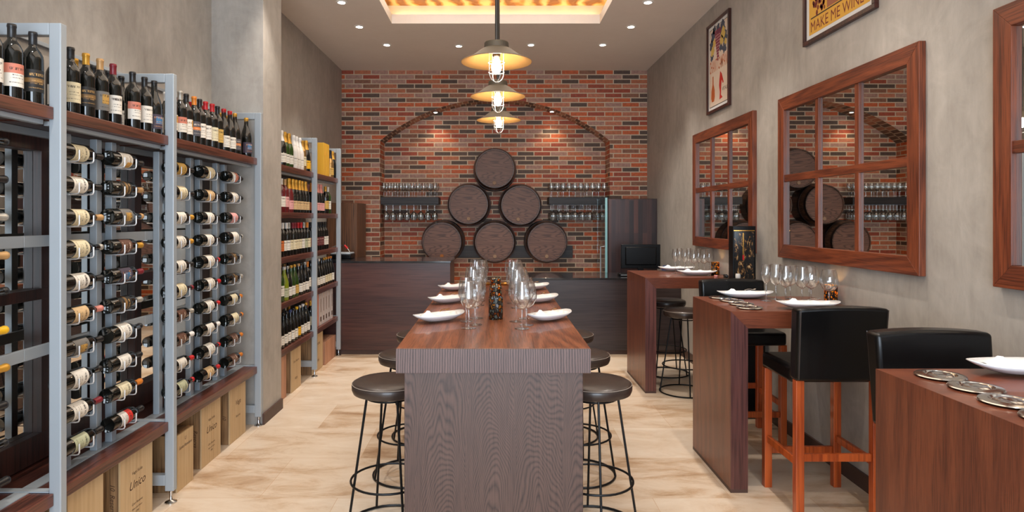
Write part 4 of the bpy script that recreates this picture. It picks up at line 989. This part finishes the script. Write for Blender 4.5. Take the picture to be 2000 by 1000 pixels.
box('gold_line', 1.94, 2.11, 5.1184, 5.1199, 1.495, 1.502, M['gold_metal'], t, 0)
box('drawn_bottle_neck', 2.012, 2.022, 5.1175, 5.1184, 1.30, 1.48, M['gold_metal'], t, 0)
box('drawn_red_seal', 2.011, 2.024, 5.1174, 5.1183, 1.26, 1.30, M['red'], t, 0)
for i, (x, y, cap, shape, gl) in enumerate([(1.785, 5.09, 'pink', BX, 'dark'), (1.866, 5.08, 'black', BX, 'dark'), (1.888, 5.165, 'black', BX, 'dark'), (1.952, 5.062, 'white', CH, 'white')]):
    bottle((x, y, .8405), (0, 0, -1.2), shape, cap, 'white', '%s topped bottle, %s from the left in front of the black display box' % (cap, ORD[i]) if i < 3 else 'white foil topped bottle beside the black display box', 'bottles on the plinth', gl)

# ------------------------------------------------------------------ bar counter
t = thing('bar_counter', 'tall dark brown bar counter on the left, behind the long table', 'counter', (0, 0, 0))
box('front_panel', XL+.001, -.525, 7.38, 7.43, .05, 1.075, M['counter_l'], t, .002)
box('side_panel', -.56, -.525, 7.4301, 8.1, .05, 1.075, M['counter_r'], t, .002)
box('counter_top', XL+.001, -.52, 7.37, 8.12, 1.0752, 1.097, M['counter_top'], t, .002)
box('kickboard', XL+.001, -.53, 7.40, 7.44, 0, .0499, M['base'], t, 0)
t = thing('bar_counter', 'lower dark counter on the right carrying the computer screen', 'counter', (0, 0, 0))
box('front_panel', .41, XR-.001, 7.38, 7.43, .05, .878, M['counter_r'], t, .002)
box('side_panel', .41, .445, 7.4301, 8.1, .05, .878, M['counter_r'], t, .002)
box('counter_top', .40, XR-.001, 7.37, 8.12, .8782, .90, M['counter_top'], t, .002)
box('kickboard', .42, XR-.001, 7.40, 7.44, 0, .0499, M['base'], t, 0)
# tall brown cabinet at the left behind the counter
t = thing('tall_cabinet', 'brown wooden cabinet behind the left counter, beside the brick wall', 'cabinet', (0, 0, 0))
box('body', XL+.001, -1.805, 8.22, 8.80, 0, 1.80, M['cabinet_brown'], t, .003)
box('door', XL+.02, -1.815, 8.20, 8.2199, .06, 1.785, M['cabinet_brown'], t, .002)
box('handle', -1.96, -1.952, 8.185, 8.1999, 1.24, 1.30, M['chrome'], [c for c in t.children if c.name.startswith('door')][0], 0)
# tall dark cabinet right
t = thing('tall_cabinet', 'tall dark wood cabinet behind the computer screen', 'cabinet', (0, 0, 0))
box('body', 1.52, XR-.001, 8.47, YB-.01, 0, 1.86, M['cabinet_dark'], t, .003)
box('door', 1.525, XR-.02, 8.45, 8.4699, .06, 1.85, M['cabinet_dark'], t, .002)
t = thing('glass_door', 'glass door with a bluish edge and long handle, left of dark cabinet', 'glass door', (0, 0, 0))
box('pane', 1.458, 1.468, 8.34, 9.02, .02, 1.87, M['pane'], t, 0)
box('glass_edge', 1.455, 1.485, 8.325, 8.3395, 0.0, 1.87, M['pane_edge'], t, .002)
b = MB(); b.tube([(1.44, 8.42, .75), (1.41, 8.42, .75), (1.41, 8.42, 1.22), (1.457, 8.42, 1.22)], .008, 8)
b.build('handle', M['steel'], t)
# monitor
t = thing('computer_screen', 'black computer screen seen from behind on the right counter', 'monitor', (1.80, 7.80, .9005), -.06)
MB().box(-.24, .24, -.02, .015, .075, .375).build('screen', M['screen_black'], t, .006, 3)
MB().box(-.19, .19, -.045, -.0201, .12, .345).build('rear_housing', M['screen_black'], t, .012, 3)
MB().box(-.035, .035, -.03, .0, .012, .10).build('stand_neck', M['screen_black'], t, .004)
MB().box(-.11, .11, -.09, .08, 0, .012).build('stand_base', M['screen_black'], t, .004)
t = thing('receipt_printer', 'low black box on the counter, left of the computer screen', 'printer', (1.58, 7.62, .9005)); MB().box(-.09, .09, -.06, .06, 0, .035).build('body', M['screen_black'], t, .006, 3)
MB().box(-.07, .07, -.062, -.0601, .012, .02).build('paper_slot', M['steel'], t, 0)
for i, (x, y, a) in enumerate([(1.66, 7.52, .3), (1.72, 7.56, -.4), (1.98, 7.50, .2)]):
    tag(MB().box(-.03, .03, -.05, .05, 0, .012+.008*i).build('card_stack', M['paper'], None, .001, loc=(x, y, .9005)), '%s stack of white cards under the computer screen' % ['left', 'middle', 'right'][i], 'cards', 'cards on the counter').rotation_euler.z = a
t = thing('card_terminal', 'rounded dark blue device right of the computer screen', 'device', (2.08, 7.62, .9005)); MB().lathe([(0, 0), (.06, 0), (.065, .02), (.062, .10), (.045, .125), (0, .13)], 20).build('housing', CAP['blue'], t); MB().box(-.02, .02, -.068, -.062, .05, .08).build('button_panel', M['screen_black'], t)
# sandwich press at left
t = thing('counter_press', 'black counter appliance with a bowed chrome handle and red grip', 'appliance', (-1.90, 7.85, 1.0975))
MB().box(-.13, .13, -.13, .13, 0, .055).build('body', M['screen_black'], t, .01, 3)
MB().box(-.12, .12, -.125, .12, .0555, .075).build('lid', M['steel'], t, .005)
b = MB().tube([(-.12, -.10, .075), (-.11, -.10, .14), (-.03, -.10, .175), (.06, -.10, .165), (.11, -.10, .09), (.115, -.10, .074)], .006, 8); hd = b.build('handle', M['chrome'], t)
MB().tube([(.045, -.10, .168), (.085, -.10, .128)], .013, 10).build('grip', M['red'], hd)

# ------------------------------------------------------------------ glass shelves in the niche
SG = MB().lathe([(.030, .0), (.031, .0012), (.004, .004), (.0032, .02), (.0032, .085), (.012, .095), (.030, .112), (.037, .135), (.036, .16), (.030, .205), (.029, .205), (.035, .16), (.036, .135), (.028, .113), (.0, .098)], 14).mesh('wine_glass', M['bowl'])
for s, x0, x1, nm in ((-1, -1.65, -.812, 'left'), (1, .775, 1.644, 'right')):
    t = tag(box('glass_shelf', x0, x1, 9.06, 9.399, 1.80, 1.903, M['beam'], None, .004), 'thick dark %s shelf on the brick wall holding wine glasses' % nm, 'shelf', 'dark shelves in the brick niche')
    for j in range(3):
        b = MB(); yy = 9.11+.10*j
        for dx in (0,): b.tube([(x0+.03, yy, 1.796), (x1-.03, yy, 1.796)], .0035, 6)
        b.build('hanging_rail', M['steel'], t)
    n1 = 10
    for r_, y in enumerate((9.12, 9.24, 9.34)):
        for i in range(n1):
            if r_ == 2 and i % 2: continue
            x = x0+.05+(x1-x0-.1)*i/(n1-1)+.018*(r_ % 2)-.01
            o_ = bpy.data.objects.new('wine_glass', SG); C.objects.link(o_); o_.location = (x, y, 1.9035)
            tag(o_, 'upright glass on the %s wall shelf, %s row, %s from the left' % (nm, ['front', 'middle', 'back'][r_], ORD[i]), 'wine glass', 'upright glasses on the wall shelves')
    n2 = 8
    for r_, y in enumerate((9.11, 9.21, 9.31)):
        for i in range(n2):
            x = x0+.07+(x1-x0-.13)*i/(n2-1)-.012*r_
            o_ = bpy.data.objects.new('wine_glass', SG); C.objects.link(o_); o_.location = (x, y, 1.799); o_.rotation_euler = (PI, 0, 0); o_.scale = (1.15, 1.15, 1.12)
            tag(o_, 'upside down glass hanging under the %s wall shelf, %s row, %s from left' % (nm, ['front', 'middle', 'back'][r_], ORD[i]), 'wine glass', 'glasses hanging under the wall shelves')
tag(box('wall_beam', -.62, 1.15, 9.33, 9.399, 1.01, 1.19, M['beam'], None, .004), 'dark wooden beam behind the bottom row of barrels', 'beam')
# ------------------------------------------------------------------ barrels (set into the niche wall)
def barrel():
    t = thing('wine_barrel', '', 'barrel'); t['group'] = 'pyramid of barrels on the brick wall'
    MB().lathe([(.262, .016), (.264, 0), (.276, 0), (.290, .06), (.304, .14), (.314, .23), (.318, .31), (.318, .395), (0, .395)], 56, axis='Y').build('staves', M['stave'], t)
    MB().lathe([(0, .018), (.263, .018), (.263, .03), (0, .03)], 48, axis='Y').build('head', M['head'], t)
    MB().lathe([(.2775, .004), (.2795, .004), (.2885, .044), (.2865, .044)], 56, axis='Y').build('hoop', M['hoop'], t)
    MB().lathe([(.3065, .15), (.309, .15), (.3145, .20), (.312, .20)], 56, axis='Y').build('hoop', M['hoop'], t)
    MB().lathe([(0, .006), (.025, .006), (.028, .018), (0, .018)], 20, (0, 0, -.205), axis='Y').build('bung', M['cork'], t)
    return t
bq0 = barrel()
BA = [(966.5, 330, 'top barrel of the pyramid'), (915.5, 399.5, 'middle row barrel on the left'), (1016.5, 401, 'middle row barrel on the right'), (864, 472, 'bottom row barrel on the left, amber bung'), (966, 472.5, 'bottom row barrel in the middle'), (1067.5, 472.5, 'bottom row barrel on the right')]
YBR = 9.003
for i, (px, py, lab) in enumerate(BA):
    loc = ((px-967)/F*9.1, YBR, CAMZ-(py-426)/F*9.1)
    rot = (0, [.2, -.1, 1.2, .05, -.15, .1][i]*.15, 0)
    if i == 0: bq0.location = loc; bq0.rotation_euler = rot; bq0['label'] = lab+', dark wood on the brick wall'
    else: q = dup(bq0, loc, rot, lab+', dark wood on the brick wall')
    if i == 3:
        me = MB().lathe([(0, .006), (.025, .006), (.028, .018), (0, .018)], 20, (0, 0, -.205), axis='Y').mesh('bung', M['cork_amber'])
        for c in q.children:
            if c.name.startswith('bung'): c.data = me

# ------------------------------------------------------------------ lights
def lamp(name, kind, loc, energy, color, rot=(0, 0, 0), **kw):
    l = bpy.data.lights.new(name, kind); l.energy = energy; l.color = color
    for k, v in kw.items(): setattr(l, k, v)
    o_ = bpy.data.objects.new(name, l); C.objects.link(o_); o_.location = loc; o_.rotation_euler = rot; return o_
for i, (x, y) in enumerate(LIGHTS):
    lamp('downlight_beam', 'SPOT', (x, y, ZC-.02), 95 if i < 8 else 105, (1, .90, .80), (0, 0, 0), spot_size=math.radians(78), spot_blend=.9, shadow_soft_size=.035)
for x in (-.87, .83): lamp('arch_beam', 'SPOT', (x, 9.2, arch(x)-.03), 8, (1, .82, .6), spot_size=math.radians(100), spot_blend=.6, shadow_soft_size=.02)
lamp('window_daylight', 'AREA', (0, YF+.05, 1.7), 210, (.76, .87, 1), (PI/2, 0, 0), shape='RECTANGLE', size=3.2, size_y=2.5)  # area lamp standing in for cool daylight; the front window is unseen
lamp('coffer_fill', 'AREA', ((cx0+cx1)/2, 3.9, 3.93), 60, (1, .88, .74), (0, 0, 0), shape='RECTANGLE', size=2.2, size_y=5.6)  # added fill lamp facing down from the recess, not a fixture of the ceiling

w_ = bpy.data.worlds.new('world'); sc.world = w_; w_.use_nodes = True
w_.node_tree.nodes['Background'].inputs[0].default_value = (.6, .75, 1, 1); w_.node_tree.nodes['Background'].inputs[1].default_value = .6

# ------------------------------------------------------------------ camera
cam = bpy.data.cameras.new('camera'); co = bpy.data.objects.new('camera', cam); C.objects.link(co)
co.location = (0, 0, CAMZ); co.rotation_euler = (PI/2, 0, 0)
cam.sensor_fit = 'HORIZONTAL'; cam.sensor_width = 36; cam.lens = 36*F/2000; cam.shift_x = 33/2000; cam.shift_y = -74/2000; cam.clip_start = .05
sc.camera = co
sc.view_settings.view_transform = 'Standard'; sc.view_settings.look = 'None'; sc.view_settings.gamma = 1; sc.view_settings.use_curve_mapping = False
sc.view_settings.exposure = .36
cy = sc.cycles
cy.max_bounces = 10; cy.diffuse_bounces = 4; cy.glossy_bounces = 5; cy.transmission_bounces = 8; cy.transparent_max_bounces = 40
cy.caustics_reflective = False; cy.caustics_refractive = False; cy.use_denoising = True; cy.sample_clamp_indirect = 6
try: cy.denoiser = 'OPENIMAGEDENOISE'
except Exception: pass
